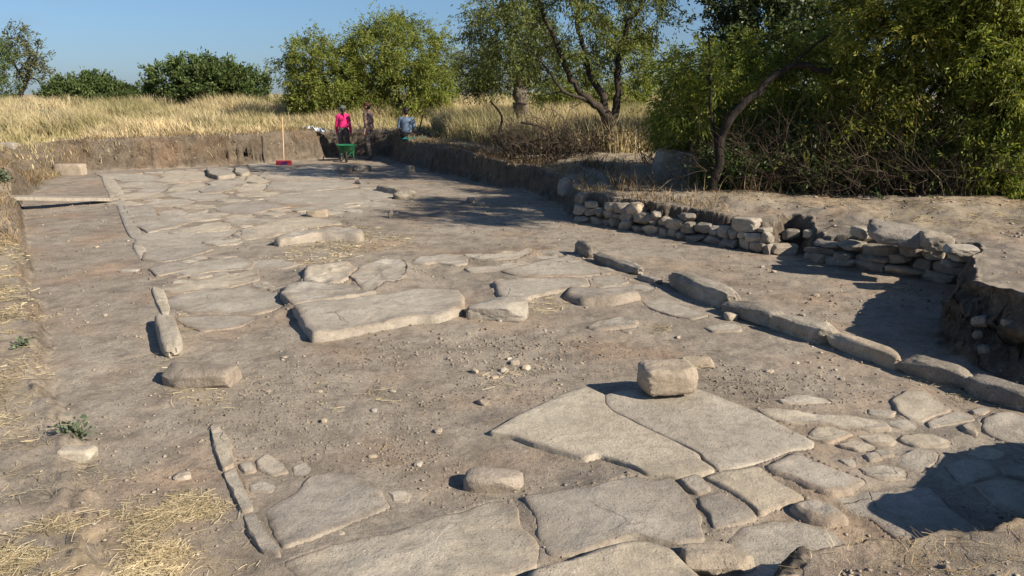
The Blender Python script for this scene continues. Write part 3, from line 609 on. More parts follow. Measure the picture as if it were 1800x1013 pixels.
# ------------------------------------------------------------------ rocks
def cube_sphere(n):
    vs = {}; V = []; Q = []
    def vid(p):
        k = tuple(np.round(p, 6))
        if k not in vs: vs[k] = len(V); V.append(p)
        return vs[k]
    lin = np.linspace(-1, 1, n+1)
    for ax in range(3):
        for s in (-1, 1):
            for i in range(n):
                for j in range(n):
                    f = []
                    for (a, b) in ((i, j), (i+1, j), (i+1, j+1), (i, j+1)):
                        p = np.zeros(3); p[ax] = s; p[(ax+1) % 3] = lin[a]; p[(ax+2) % 3] = lin[b]; f.append(vid(p))
                    Q.append(f if s > 0 else f[::-1])
    return np.array(V), np.array(Q)
_cs = {n: cube_sphere(n) for n in (3, 6, 9, 14, 20)}
def rock_mesh(name, dims, seed, n=9, power=5.0, amp=0.06, cuts=6, fscale=3.0, cutd=(0.72, 0.95), sharp=32):
    power = power*1.7; cuts = int(cuts*1.7)+2; amp = amp*.85
    V, Q = _cs[n]; V = V.copy()
    nr = (np.abs(V)**power).sum(1)**(1/power); V = V/nr[:, None]
    rg = np.random.RandomState(seed)
    for _ in range(cuts):
        d = rg.normal(size=3); d /= np.linalg.norm(d); mx = (V@d).max(); lim = mx*rg.uniform(*cutd)
        t = V@d - lim; V = np.where(t[:, None] > 0, V - d*t[:, None]*0.9, V)
    nv = V/np.linalg.norm(V, axis=1)[:, None]
    P = V + seed*3.7
    V = V + nv*(fbm(P, fscale*0.5, 3, seed)*amp*1.3 + fbm(P, fscale*1.7, 3, seed+1)*amp*0.7 + fbm(P, fscale*4.5, 3, seed+2)*amp*.55*(n > 8))[:, None]
    V = V*np.array(dims)/2
    me = npmesh(name, V, Q, None, {'dust': np.clip(.30-(V[:,2]/dims[2]+.5)*1.2, 0, .4)})
    me['sharp'] = 1; return me
def rock(name, label, cat, loc, dims, rot=0.0, seed=1, mat=None, n=9, sink=0.25, group=None, parent=None, tilt=(0, 0), **kw):
    me = rock_mesh(name, dims, seed, n, **kw)
    o = link(name, me, mat or M_GREY, parent, (loc[0], loc[1], loc[2] + dims[2]*(0.5-sink)), rot)
    o.rotation_euler = (tilt[0], tilt[1], rot)
    me.set_sharp_from_angle(angle=math.radians(34))
    if label: tag(o, label, cat, group)
    return o
def rock_px(name, label, cat, px, py, dims, rot=0, seed=1, mat=None, z=0.0, **kw):
    g = G(px, py, z); return rock(name, label, cat, (g.x, g.y, z), dims, rot, seed, mat, **kw)
print('rocks')
# cube-shaped block on the cracked slab
g = (G(1137, 697, .08) + G(1205, 690, .08))/2
rock('stone_block', 'cube-shaped tan stone block standing on the large cracked slab', 'stone block', (g.x+0.02, g.y+0.10, 0.072), (0.36, 0.27, 0.19), 0.14, 12, M_TAN, n=20, sink=0.02, power=3.2, amp=0.07, cuts=1, cutd=(.86, .94))
# stone near D12
rock_px('loose_stone', 'rounded tan stone casting a small black shadow behind the big foreground slabs', 'stone', 868, 858, (0.31, 0.18, 0.12), -0.15, 23, M_TAN, n=14, sink=.25, amp=.06, power=2.2, cuts=3)
# fallen stone with broken white face
gs = CF([(500, 905)])[0]; g = G(*gs)
fs = rock('fallen_stone', 'fallen grey slab piece with a pale broken face, right of the thick raised slab', 'stone', (g.x, g.y+0.16, 0), (0.62, 0.42, 0.19), -0.22, 37, M_SLAB, n=20, sink=.12, power=4, amp=.05, cuts=9, cutd=(.66, .92))
fr = rock('broken_face', None, None, (-0.13, -0.175, -0.115), (0.20, 0.06, 0.12), 0.1, 41, M_PALE, n=9, sink=0, parent=fs, amp=.1)
# right kerb
def kerb(label, p0, p1, w, h, seed, mat=None, n=14, group='kerb stones along the right side of the road', z=0.0, lift=0.0, name='kerb_stone', amp=.05, power=5.0):
    a = G(*p0, z); b = G(*p1, z); d = b-a; L = d.length; c = (a+b)/2
    nrm = Vector((-d.y, d.x, 0)).normalized()
    if nrm.y < 0: nrm = -nrm
    c = c + nrm*w*0.5
    return rock(name, label, 'kerb stone', (c.x, c.y, lift), (L*1.03, w*.9, h*.86), math.atan2(d.y, d.x), seed, mat or M_GREY, n=n, sink=.2, group=group, amp=amp*1.4, power=power*.6, cuts=8, cutd=(.74, .96))
kerb('dark kerb stone at the lower end of the far kerb, biggest of the far three', (697,352), (736,350), .3, .25, 51, power=2.4, amp=.09)
kerb('long dark kerb stone in the middle of the far three', (654,336), (699,345), .25, .19, 52, power=2.6, amp=.1)
kerb('small dark kerb stone nearest the wheelbarrow', (618,324), (644,326), .22, .14, 53, power=2.4, amp=.1)
kerb('rounded dark kerb stone standing alone at the top of the near kerb', (998,448), (1031,458), .26, .30, 54, amp=.08, power=3.5)
kerb('low dark kerb stone second from the top of the near kerb', (1037,462), (1110,486), .20, .19, 55, amp=.08)
kerb('sunken sliver of kerb stone in the gap above the big grey kerb block', (1117,492), (1150,502), .14, .09, 56, amp=.1)
kerb('big grey kerb block with a tall pitted dark front, right of the gap', (1164,503), (1262,547), .28, .27, 57, n=20, amp=.06)
kerb('kerb block cut square at its left end, second below the gap', (1262,553), (1352,579), .26, .22, 58, n=20)
kerb('kerb block with a rounded mottled front, third below the gap', (1345,582), (1452,612), .28, .215, 59, n=20, amp=.06)
kerb('long smooth tan kerb block whose back lies along the big shadow\'s edge', (1440,608), (1568,655), .24, .19, 60, M_TAN, n=20, amp=.035)
kerb('kerb block second from the right edge of the photo', (1568,655), (1688,694), .26, .19, 61, n=20)
kerb('kerb block running out of the photo at the right edge', (1684,694), (1850,748), .26, .20, 62, n=20)
# left kerb
def lkerb(label, p0, p1, w, h, seed, mat=M_SLAB, **kw):
    a = G(*p0); b = G(*p1); d = b-a; c = (a+b)/2
    return rock('kerb_stone', label, 'kerb stone', (c.x, c.y, 0), (d.length, w, h), math.atan2(d.y, d.x), seed, mat, n=14, group='kerb stones along the left side of the road', power=2.6, amp=.06, cuts=4, cutd=(.85, .98), **kw)
lkerb('upright rounded kerb stone with a dark left edge, left side', (288,568), (306,628), .17, .17, 74, sink=.35)
lkerb('narrow kerb strip above the upright rounded one', (275,505), (292,556), .12, .10, 75, sink=.7)
lkerb('dusty far kerb strip at the pale round-cornered slab', (212,352), (240,420), .22, .10, 76, sink=.7)
lkerb('farthest left kerb strip, beyond the end of the plank', (186,312), (208,346), .30, .10, 77, sink=.7)
lkerb('faint kerb strip half buried between the two dusty slabs on the left', (240,430), (258,462), .14, .09, 78, sink=.74)
g = G(342, 684)
rock('stone_block', 'tilted slab-like block jutting from the left kerb into the road', 'stone block', (g.x, g.y+.12, 0), (0.52, 0.26, 0.16), -0.12, 81, M_TAN, n=14, sink=.2, power=6, amp=.03, cuts=4, tilt=(0.05, -.03))
g = G(120, 309)
rock('stone_block', 'pinkish cut block set at the foot of the earth slope, upper left', 'stone block', (g.x, g.y+.12, 0), (0.72, 0.3, 0.30), 0.03, 82, M_TAN, n=14, sink=.05, power=8, amp=.02, cuts=3, cutd=(.9, .98))
rock_px('loose_stone', 'flat pinkish-white stone beside the green weed on the left', 'stone', 138, 808, (0.19, 0.10, 0.09), 0.08, 83, M_PALE, n=9, sink=.15)
rock_px('loose_stone', 'white stone in the grass border at the far left', 'stone', 14, 266, (0.42, 0.3, 0.26), 0.1, 84, M_PALE, z=.62, n=9, sink=.2)
rock_px('upright_stone', 'small light upright stone with a black shaded left side, mid far paving', 'stone', 558, 381, (0.34, 0.22, 0.15), 0.05, 85, M_TAN, n=9, sink=.15, power=6)
rock_px('upright_stone', 'tiny brown upright stone standing in the bare earth, centre', 'stone', 687, 383, (0.08, 0.08, 0.14), 0.3, 86, M_TAN, n=9, sink=.15)
rock_px('loose_stone', 'squarish pale stone in front of the wheelbarrow', 'stone', 607, 302, (0.30, 0.24, 0.20), 0.05, 87, M_TAN, n=9, sink=.1)
rock_px('loose_stone', 'low grey stone between the squarish pale stone and the shaded bank', 'stone', 636, 301, (0.52, 0.3, 0.19), 0.12, 88, M_GREY, n=9, sink=.2)
rock_px('loose_stone', 'pale chunk at the foot of the shaded bank below the seated man', 'stone', 721, 303, (0.22, 0.18, 0.19), 0.6, 89, M_TAN, n=9, sink=.1)
rock_px('loose_stone', 'rounded stone lying in the tree shadow on the passage floor', 'stone', 828, 357, (0.16, 0.13, 0.12), 0.6, 90, M_GREY, n=9, sink=.1)
rock_px('loose_stone', 'brownish stone at the rim of the tree shadow on the passage floor', 'stone', 846, 362, (0.12, 0.10, 0.09), 0.2, 91, M_TAN, n=9, sink=.1)
rock_px('rubble_heap', 'flat crumbly rubble stone just behind the cube-shaped block', 'stone', 1224, 640, (0.28, 0.22, 0.07), 0.1, 92, M_TAN, n=14, sink=.5, amp=.16, fscale=7)
rock_px('loose_stone', 'rounded stone end peeping from under the wide pitted slab at the bottom edge', 'stone', 1262, 1000, (0.30, 0.17, 0.10), 0.0, 93, M_TAN, n=14, sink=.2)
rock_px('loose_stone', 'thin pale slab sliver beside the kerb strip on the left', 'stone', 228, 478, (0.22, 0.1, 0.04), 0.0, 94, M_PALE, n=6, sink=.2)
rock_px('loose_stone', 'small brick-brown stone at the foot of the square-cut kerb block', 'stone', 1284, 563, (0.11, 0.09, 0.08), 0.4, 95, M_TAN, n=6, sink=.1)
# boulders on the right bank
rock_px('boulder', 'large lichen-grey boulder under the shrubs, right of the earth mound', 'boulder', 1188, 322, (0.85, 0.7, 0.66), -0.1, 96, M_GREY, z=.42, n=20, sink=.12, power=5, amp=.06, tilt=(0, .08))
rock_px('boulder', 'whitish lump at the left end of the longer dry stone wall', 'boulder', 1004, 352, (0.50, 0.36, 0.42), 0.3, 97, M_PALE, z=.12, n=14, sink=.0, power=1.7, amp=.12)
rock_px('loose_stone', 'flat tan stone at the mouth of the gap between the two dry stone walls', 'stone', 1378, 446, (0.34, 0.2, 0.14), 0.0, 98, M_TAN, n=9, sink=.1)
rock_px('loose_stone', 'pale stone perched at the top of the gap between the two dry stone walls', 'stone', 1430, 418, (0.24, 0.2, 0.13), 0.3, 99, M_PALE, z=.2, n=9, sink=.2)
rock_px('loose_stone', 'grey stone half way up the gap between the two dry stone walls', 'stone', 1390, 418, (0.22, 0.2, 0.14), -0.3, 100, M_GREY, z=.16, n=9, sink=.2)

# dry stone walls
def wall(label, line, courses, seed, depth=.26, top_rand=.5, lmin=.15, lmax=.34):
    rg = np.random.RandomState(seed); pts = [Vector(G(*p)) for p in line]
    root = empty('dry_stone_wall', pts[0], label, 'stone wall')
    d = pts[-1]-pts[0]; L = d.length; u = d/L; a = math.atan2(d.y, d.x); nrm = Vector((-u.y, u.x, 0))
    if nrm.y < 0: nrm = -nrm
    z0_ = -.02; k = 0
    for ci, ch in enumerate(courses):
        s = -rg.uniform(0, .1)
        while s < L:
            l = rg.uniform(lmin, lmax)
            if s + l > L + .08: l = max(.12, L - s)
            h = ch*rg.uniform(.72, 1.3); last = ci == len(courses)-1
            if last and rg.rand() < top_rand*.5: s += l; continue
            if last: h *= rg.uniform(.7, 1.35)
            c = u*(s+l/2) + nrm*(depth/2 - rg.uniform(0, .05)) + nrm*(ci*.012)
            m = M_GREY if rg.rand() < .78 else M_TAN; z = z0_ + rg.uniform(-.02, .02)
            rock('wall_stone', None, None, (c.x, c.y, z), (l*1.04, depth*rg.uniform(.85, 1.1), h*1.1), a + rg.uniform(-.05, .05), seed*50+k, m, n=9, sink=0, parent=root, power=rg.uniform(2.5, 4.5), amp=.11, cuts=9, cutd=(.66, .94), tilt=(rg.uniform(-.07, .07), rg.uniform(-.07, .07)))
            k += 1; s += l*.98
        z0_ += ch*.92
    return root
w1 = wall('longer dry stone wall of small grey stones holding the bank on the right', [(1010, 389), (1340, 446)], [.14, .135, .12], 5, lmin=.14, lmax=.34, depth=.24)
w2 = wall('shorter dry stone wall with large capstones, nearer the lumpy bank', [(1424, 463), (1692, 502)], [.13, .12, .13], 6, lmin=.2, lmax=.42, top_rand=.2)
def cap(root, px, py, z, dims, rot, seed, mat, **kw):
    g = G(px, py, z) - Vector(root.location)
    rock('capstone', None, None, (g.x, g.y, z), dims, rot, seed, mat, n=14, sink=0, parent=root, **kw)
cap(w1, 1312, 408, .22, (.34, .28, .20), -.65, 111, M_GREY, power=6, amp=.04)
cap(w1, 1350, 414, .14, (.20, .26, .24), -.65, 112, M_TAN, power=6, amp=.05)
cap(w2, 1582, 428, .40, (.66, .48, .20), -.35, 113, M_GREY, amp=.07, tilt=(.05, .1))
cap(w2, 1642, 440, .38, (.30, .36, .20), -.2, 114, M_GREY, amp=.08)
cap(w2, 1688, 448, .42, (.30, .30, .09), -.15, 115, M_PALE, amp=.05)
cap(w2, 1690, 458, .34, (.26, .26, .07), -.1, 116, M_PALE, amp=.05)
cap(w2, 1686, 468, .27, (.30, .26, .06), -.1, 117, M_GREY, amp=.05)
cap(w2, 1515, 418, .38, (.20, .22, .13), .2, 118, M_PALE, amp=.07)

# stones stuck in the near bank face
rg = np.random.RandomState(77)
for k, (px, py, s, lab) in enumerate([(1722, 565, .13, 'round pale stone sticking out halfway up the near right bank face'), (1730, 618, .13, 'larger pale stone low in the near right bank face'),
                                 (1675, 537, .10, 'flat tan stone at the left corner of the near right bank'), (1676, 615, .07, 'small pale stone near the foot of the near right bank'),
                                 (1718, 590, .09, 'brownish stone between the two pale ones in the near right bank face'), (1772, 570, .11, 'brown stone right of the pale ones in the near right bank face')]):
    # march the view ray to the bank
    d = ray(px, py); t = 3.0
    while t < 12 and CAMZ + d.z*t > hz(d.x*t, d.y*t): t += .02
    rock('bank_stone', lab, 'stone', (d.x*t+.02, d.y*t+.03, CAMZ+d.z*t - s*.42), (s*.9, s*.7, s*.75), rg.rand()*3, 130+k, M_EARTHY, n=9, sink=0, power=1.3, amp=.26, cuts=3)

# loose stones, each a thing
LOOSE = [(657,724,.06,'pale pebble-sized stone alone on the bare earth, left of the cracked slab'), (570,741,.05,'tan pebble-sized stone on the bare earth, lower left of the middle'), (850,710,.09,'pale flat chip on the bare earth left of the cracked slab'),
         (905,640,.08,'pale stone in the small rubble cluster behind the cracked slab'), (885,652,.06,'tan stone at the left of the small rubble cluster'), (925,648,.07,'grey stone at the right of the small rubble cluster'), (835,655,.07,'pale stone left of the small rubble cluster'),
         (870,665,.05,'little stone in front of the small rubble cluster'), (895,632,.05,'little stone at the back of the small rubble cluster'), (1100,588,.10,'pale chip in front of the pointed low stone'), (1192,595,.06,'orange-brown chip right of the pointed low stone'),
         (655,805,.05,'tan pebble behind the broad flat slab'), (735,818,.05,'earthy pebble right of the broad flat slab'), (595,943,.07,'pale stone in the earth joint between the two bottom left slabs'), (1340,756,.05,'chip beside the right corner of the cracked slab'),
         (1480,790,.05,'white chip on the shattered paving'), (1130,650,.05,'tan chip behind the cube-shaped block'), (1020,640,.05,'tan chip on the bare earth behind the cracked slab'), (500,630,.05,'earthy chip below the thick raised slab'),
         (470,690,.05,'chip on the bare earth right of the tilted block'), (1400,640,.05,'chip in front of the mottled kerb block'), (1480,668,.05,'pale chip in front of the long tan kerb block'), (1352,655,.06,'pale chip on the bare earth below the right kerb'),
         (1433,520,.07,'chip on the path between kerb and shorter wall'), (1410,555,.06,'pale chip behind the mottled kerb block'), (322,842,.09,'dark clod of earth left of the thin kerb'), (185,555,.05,'chip in the left trench floor'), (170,435,.05,'white chip at the upper end of the left trench floor'),
         (1340,470,.06,'brown chip below the longer wall'), (1360,478,.05,'reddish chip below the gap of the walls'), (625,418,.12,'rounded pale stone below the white-fronted raised slab'), (105,300,.1,'chip beside the pinkish cut block'), (880,565,.06,'chip at the foot of the fallen stone'),
         (1248,935,.06,'chip in the joint below the blocky slab'), (1060,760,.05,'chip at the near edge of the cracked slab'), (770,760,.06,'clod in the bare earth left of the cracked slab'), (690,690,.05,'clod in the middle of the bare earth'), (560,690,.05,'clod on the bare earth left of centre')]
for k, (px, py, s, lab) in enumerate(LOOSE):
    a = rg.uniform(.7, 1.2); rock_px('loose_stone', lab, 'stone', px, py, (s*1.05, s*a*.85, s*.5), rg.rand()*3, 200+k, M_TAN if k % 4 else M_PALE, n=9, sink=.3, power=2.2, amp=.14, cuts=4)

# plank
a = G(-45, 352, .26); b = G(186, 354, .04)
d = b-a; L = d.length
V, Q = _cs[14]; V = V.copy(); V = V*np.array([L/2, .17, .028]); V[:,2] += fbm(V, 3, 3, 4)*.006; V[:,1] += fbm(V, 2, 3, 6)*.02
me = npmesh('plank', V, Q, None)
pl = link('plank', me, M_WOOD, loc=((a.x+b.x)/2, (a.y+b.y)/2+.12, (a.z+b.z)/2+.03)); pl.rotation_euler = (0.03, math.asin((a.z-b.z)/L), math.atan2(d.y, d.x))
tag(pl, 'weathered grey plank bridging the left trench, a black gap below it', 'plank')

# ------------------------------------------------------------------ vegetation
def rand_dirs(n, rg):
    v = rg.normal(size=(n, 3)); return v/np.linalg.norm(v, axis=1)[:, None]
def leaf_mesh(name, C, L, W, rg, droop=0.3, flat=0.0, up=0.0, D=None):
    """leaf-shaped quads at points C"""
    n = len(C); d = rand_dirs(n, rg) + (0 if D is None else D*1.5); d /= np.linalg.norm(d, axis=1)[:, None]; d[:,2] = d[:,2]*(1-flat) - droop + up; d /= np.linalg.norm(d, axis=1)[:, None]
    r = rand_dirs(n, rg); r[:,2] += flat*2
    s = np.cross(d, r); s /= np.maximum(np.linalg.norm(s, axis=1), 1e-6)[:, None]
    nn = np.cross(s, d)
    l = L*rg.uniform(.65, 1.35, n)[:, None]; w = W*rg.uniform(.7, 1.3, n)[:, None]
    a = C - d*l*.5; b = C + s*w*.5 + nn*w*.15; c = C + d*l*.5; e = C - s*w*.5 + nn*w*.15
    V = np.stack([a, b, c, e], 1).reshape(-1, 3)
    return npmesh(name, V, np.arange(4*n).reshape(n, 4))
class Tubes:
    def __init__(self): self.V = []; self.Q = []; self.n = 0
    def add(self, pts, rads, seg=6, seed=0, wob=.12):
        pts = [Vector(p) for p in pts]; m = len(pts)
        if m < 2: return
        ref = Vector((.31, .77, .55)); rings = []
        for k in range(m):
            t = (pts[min(k+1, m-1)] - pts[max(k-1, 0)])
            if t.length < 1e-6: t = Vector((0, 0, 1))
            t.normalize(); u = t.cross(ref); u = u.normalized() if u.length > 1e-4 else Vector((1, 0, 0)); v = t.cross(u)
            for j in range(seg):
                a = 2*math.pi*j/seg; r = rads[k]*(1 + wob*math.sin(3*a + k*1.7 + seed))
                rings.append(pts[k] + (u*math.cos(a) + v*math.sin(a))*r)
        self.V += [tuple(p) for p in rings]
        for k in range(m-1):
            for j in range(seg):
                j2 = (j+1) % seg; b = self.n + k*seg
                self.Q.append((b+j, b+j2, b+seg+j2, b+seg+j))
        self.n += m*seg
    def mesh(self, name): return npmesh(name, np.array(self.V), np.array(self.Q))
def wiggle(p0, p1, n, amp, rg, sag=0.0):
    p0 = np.array(p0); p1 = np.array(p1); L = np.linalg.norm(p1-p0); out = []
    off = np.zeros(3)
    for k in range(n+1):
        t = k/n; q = p0 + (p1-p0)*t
        if 0 < k < n: off = off*.6 + rg.normal(size=3)*amp*L
        else: off = np.zeros(3) if k == 0 else off*.0
        out.append(q + off*math.sin(math.pi*t)**.5 + np.array([0, 0, sag*L*math.sin(math.pi*t)]))
    return out
def smooth_path(pts, sub=4):
    P = [np.array(p, float) for p in pts]; out = []
    for k in range(len(P)-1):
        a = P[max(k-1, 0)]; b = P[k]; c = P[k+1]; d = P[min(k+2, len(P)-1)]
        for q in range(sub):
            t = q/sub; out.append(.5*((2*b) + (c-a)*t + (2*a-5*b+4*c-d)*t*t + (3*b-a-3*c+d)*t**3))
    out.append(P[-1]); return out
def tree(name, label, base, trunks, lobes, nclump, nleaf, L, W, leafmat, barkmat, seed, clump=0.28, group=None, cat='tree', shell=0.55, droop=.3, flat=0., r0=.12, rtwig=.007, up=0., cull=None, gap=0.0, gapscale=1.2):
    """trunks: list of (points, r_start, r_end); lobes: (center, (rx,ry,rz), weight)"""
    rg = np.random.RandomState(seed); base = Vector(base)
    root = empty(name, base, label, cat, group)
    B = np.array(base); T = Tubes(); nodes = []; 
    for (pts, ra, rb) in trunks:
        sp_ = smooth_path([np.array(p) - B for p in pts]); m = len(sp_)
        sp_ = [p + (rg.normal(size=3)*ra*.18 if 0 < k < m-1 else 0) for k, p in enumerate(sp_)]
        rr = [ra + (rb-ra)*(k/(m-1))**.8 for k in range(m)]
        T.add(sp_, rr, 8, seed); nodes += [(p, r) for p, r in zip(sp_, rr)][2:]
    ws = np.array([l[2]*l[1][0]*l[1][1]*l[1][2] for l in lobes])**.75; ws /= ws.sum()
    cl = []
    tries = 0
    while len(cl) < nclump and tries < nclump*30:
        tries += 1
        l = lobes[rg.choice(len(lobes), p=ws)]; d = rand_dirs(1, rg)[0]; rad = rg.uniform(0, 1)**(1/3); rad = shell + (1-shell)*rad if rg.rand() < .75 else rad
        p = np.array(l[0]) + d*rad*np.array(l[1]) - B
        if gap and vnoise((p[None]+B)*gapscale, seed)[0] < gap-1: continue
        if p[2] + B[2] < .25: continue
        cl.append(p)
    cl = np.array(cl)
    # greedy branching: nearest first
    NP = np.array([n[0] for n in nodes]); NR = np.array([n[1] for n in nodes])
    order = np.argsort(np.min(np.linalg.norm(cl[:, None]-NP[None], axis=2), axis=1))
    for k in order:
        p = cl[k]; dd = np.linalg.norm(NP-p, axis=1) + np.maximum(0, NP[:,2]-p[2])*.7 + np.where(NR < .01, .15, 0); j = int(np.argmin(dd))
        a = NP[j]; d = np.linalg.norm(p-a); r = max(rtwig, min(NR[j]*.62, .012 + d*.018))
        w = wiggle(a, p, max(2, int(d/.22)), .07, rg, sag=.06); rs = [r + (rtwig*.7-r)*q/(len(w)-1) for q in range(len(w))]
        T.add(w, rs, 5 if r > .012 else 4, k)
        NP = np.concatenate([NP, np.array(w[1:])]); NR = np.concatenate([NR, np.array(rs[1:])])
    link('trunk', T.mesh('trunk'), barkmat, root)
    n = nclump*nleaf; ci = rg.randint(0, len(cl), n); sz = clump*rg.uniform(.55, 1.35, len(cl))
    ns = max(1, n//13); sc = rg.randint(0, len(cl), ns); sdv = rand_dirs(ns, rg); cc = cl.mean(0)
    ow = cl[sc]-cc; ow /= np.maximum(np.linalg.norm(ow, axis=1), .1)[:, None]; sdv = sdv + ow*.55; sdv[:,2] += .15 - droop*.35; sdv /= np.linalg.norm(sdv, axis=1)[:, None]
    s0 = cl[sc] + rg.normal(size=(ns, 3))*sz[sc][:, None]*.30; sl_ = sz[sc]*rg.uniform(.7, 1.9, ns)
    si = rg.randint(0, ns, n); t = rg.uniform(0, 1, n); pts = s0[si] + sdv[si]*(sl_[si]*t)[:, None] + rg.normal(size=(n, 3))*L*.38; pts[:,2] -= droop*.35*sl_[si]*t*t
    link('crown', leaf_mesh('crown', pts, L, W, rg, droop, flat, up, sdv[si]), leafmat, root, smooth=False)
    return root
def Lb(px, py, Y, rx, ry, rd=None, w=1.0):
    c = R(px, py, Y); k = Y/F
    return ((c.x, c.y, c.z), (rx*k, (rd if rd else (rx+ry)/2)*k, ry*k), w)
print('trees')
def RP(Y, *pts): return [tuple(R(px, py, Y + dy)) for px, py, dy in pts]
# central multi-stemmed tree
b = R(1088, 272, 18.6)
tree('almond_tree', 'dark multi-stemmed leaning tree with an open crown, right of the cut pale trunk', b,
     [(RP(18.6, (1096,290,0), (1085,255,0), (1074,225,0), (1068,205,0)), .19, .13),
      (RP(18.6, (1070,215,0), (1058,195,-.1), (1038,178,-.2), (1010,150,-.3), (990,105,-.4), (968,55,-.3), (945,0,-.2), (930,-60,0)), .10, .03),
      (RP(18.6, (1070,210,0), (1058,170,.2), (1036,128,.3), (1026,88,.3), (1015,40,.2), (1022,-50,0)), .10, .035),
      (RP(18.6, (1076,215,0), (1086,175,.1), (1085,120,.2), (1096,80,.1), (1106,38,0), (1128,5,-.1), (1140,-60,-.2)), .10, .03),
      (RP(18.6, (1045,185,-.1), (1020,172,-.3), (990,160,-.5), (960,120,-.6), (925,80,-.7)), .045, .02)],
     [Lb(950,45,18.2,110,70,90), Lb(1050,25,18.6,130,65,110), Lb(885,40,18.2,62,62,60), Lb(1150,8,18.6,60,38,60), Lb(1010,90,19.0,85,35,60,.35), Lb(905,105,18.4,55,45,50,.8), Lb(1020,-70,18.6,180,70,120), Lb(960,140,18.5,50,30,50,.5), Lb(1185,30,18.4,30,30,40,.5)],
     300, 115, .085, .026, M_MIDLEAF, M_BARK, 1, clump=.28, droop=.45, gap=.52)
# cut trunk
b = R(915, 215, 24)
tree('pollard_tree', 'tree with a thick pale cut-off trunk, left of the dark multi-stemmed tree', b,
     [(RP(24, (915,235,0), (916,205,0), (917,175,0), (914,150,0), (908,128,0)), .24, .20), (RP(24, (916,165,0), (924,145,0), (929,133,0)), .16, .15), (RP(24, (910,150,.1), (890,120,.3), (870,80,.4)), .06, .03), (RP(24, (920,150,.1), (950,110,.3), (960,60,.4)), .05, .025)],
     [Lb(880,100,24.3,60,55,60), Lb(945,110,24.4,60,45,50), Lb(900,60,24.4,70,50,60), Lb(850,140,24.6,40,30,40,.6)],
     170, 110, .09, .03, M_MIDLEAF, M_PALEBARK, 2, clump=.32, gap=.65)
b = R(1095, 205, 29)
tree('light_tree', 'light green tree behind the dark multi-stemmed tree', b, [(RP(29, (1095,215,0), (1090,170,0), (1085,120,0), (1090,70,0)), .14, .05)],
     [Lb(1085,130,29,62,60,60), Lb(1040,160,29,65,35,50), Lb(1122,90,29,24,45,30), Lb(1130,160,29,25,40,30), Lb(1080,70,29,40,40,40), Lb(985,165,29,50,35,40,.8)],
     230, 120, .10, .035, M_LIGHT, M_BARK, 3, clump=.33, droop=.5)
b = R(838, 190, 40)
tree('background_tree', 'small loose tree in the gap between the big bush pair and the cut trunk', b, [(RP(40, (838,195,0), (835,160,0), (838,120,0)), .12, .04)],
     [Lb(842,125,40,40,42,40), Lb(815,150,40,28,32,30), Lb(870,145,40,35,38,40), Lb(830,100,40,22,22,22,.7)], 130, 90, .12, .045, M_OLIVE, M_BARK, 4, clump=.38, gap=.6)
# big bush pair
b = R(705, 195, 32)
tree('bush_tree', 'largest rounded green bush-tree behind the standing people', b, [(RP(32, (700,205,0), (698,160,0), (690,120,0), (685,80,0)), .14, .04), (RP(32, (705,205,0), (725,150,0), (745,105,0)), .10, .03)],
     [Lb(690,95,32,78,58,80), Lb(735,110,32,55,58,60), Lb(640,120,32,55,60,60), Lb(685,58,32,38,24,40), Lb(700,150,32,95,45,80), Lb(778,90,32,16,32,20,.6), Lb(770,140,32,28,40,30)],
     470, 130, .10, .036, M_LIGHT, M_BARK, 5, clump=.34, shell=.7, droop=.35)
b = R(548, 196, 31)
tree('bush_tree', 'smaller brighter bush-tree at the left flank of the largest one', b, [(RP(31, (555,205,0), (552,160,0), (548,110,0)), .10, .03)],
     [Lb(548,110,31,42,42,45), Lb(535,160,31,38,38,45), Lb(590,140,31,45,55,50), Lb(502,122,31,20,13,20,.6), Lb(560,80,31,25,18,25,.8), Lb(575,170,31,60,28,45)],
     260, 130, .10, .036, M_LIGHT, M_BARK, 6, clump=.30, shell=.7, droop=.35)
# round bushes on the crest
b = R(365, 190, 38)
tree('round_bush', 'larger dome-shaped dark bush in the grass on the left skyline', b, [(RP(38, (365,192,0), (362,160,0), (365,130,0)), .12, .05)],
     [Lb(345,148,38,78,40,70), Lb(355,128,38,48,22,50), Lb(385,130,38,40,24,45), Lb(432,152,38,36,26,40), Lb(300,160,38,32,26,40), Lb(400,160,38,60,28,50)],
     330, 110, .15, .07, M_BUSH, M_BARK, 7, clump=.30, shell=.85, cat='bush', droop=0, up=.25)
b = R(165, 192, 40)
tree('round_bush', 'lower flatter dark bush on the left skyline, beside the thin tree', b, [(RP(40, (165,194,0), (160,165,0)), .12, .05)],
     [Lb(150,165,40,58,26,50), Lb(165,152,40,34,15,36), Lb(212,172,40,34,20,36), Lb(108,170,40,26,22,30), Lb(190,176,40,48,16,40)],
     240, 110, .15, .07, M_BUSH, M_BARK, 8, clump=.28, shell=.85, cat='bush', droop=0, up=.25)
b = R(36, 190, 45)
tree('thin_tree', 'thin open dark-leaved tree at the far left edge', b, [(RP(45, (33,192,0), (37,165,0), (47,140,0), (50,110,0), (46,80,0)), .17, .05), (RP(45, (44,148,0), (30,120,0), (15,90,0), (-5,72,0)), .07, .03), (RP(45, (46,142,0), (60,138,0), (76,152,0), (82,158,0)), .05, .02), (RP(45, (48,125,0), (62,100,0), (68,75,0)), .05, .02)],
     [Lb(20,75,45,32,22,30), Lb(58,90,45,24,38,30), Lb(40,110,45,38,30,35,.6), Lb(68,130,45,18,25,20,.5), Lb(84,142,45,10,12,12,.7), Lb(-10,95,45,35,45,35), Lb(14,52,45,10,10,10)],
     120, 45, .15, .06, M_OLIVE, M_BARK, 9, clump=.34, gap=.6)
b = R(-8, 192, 42)
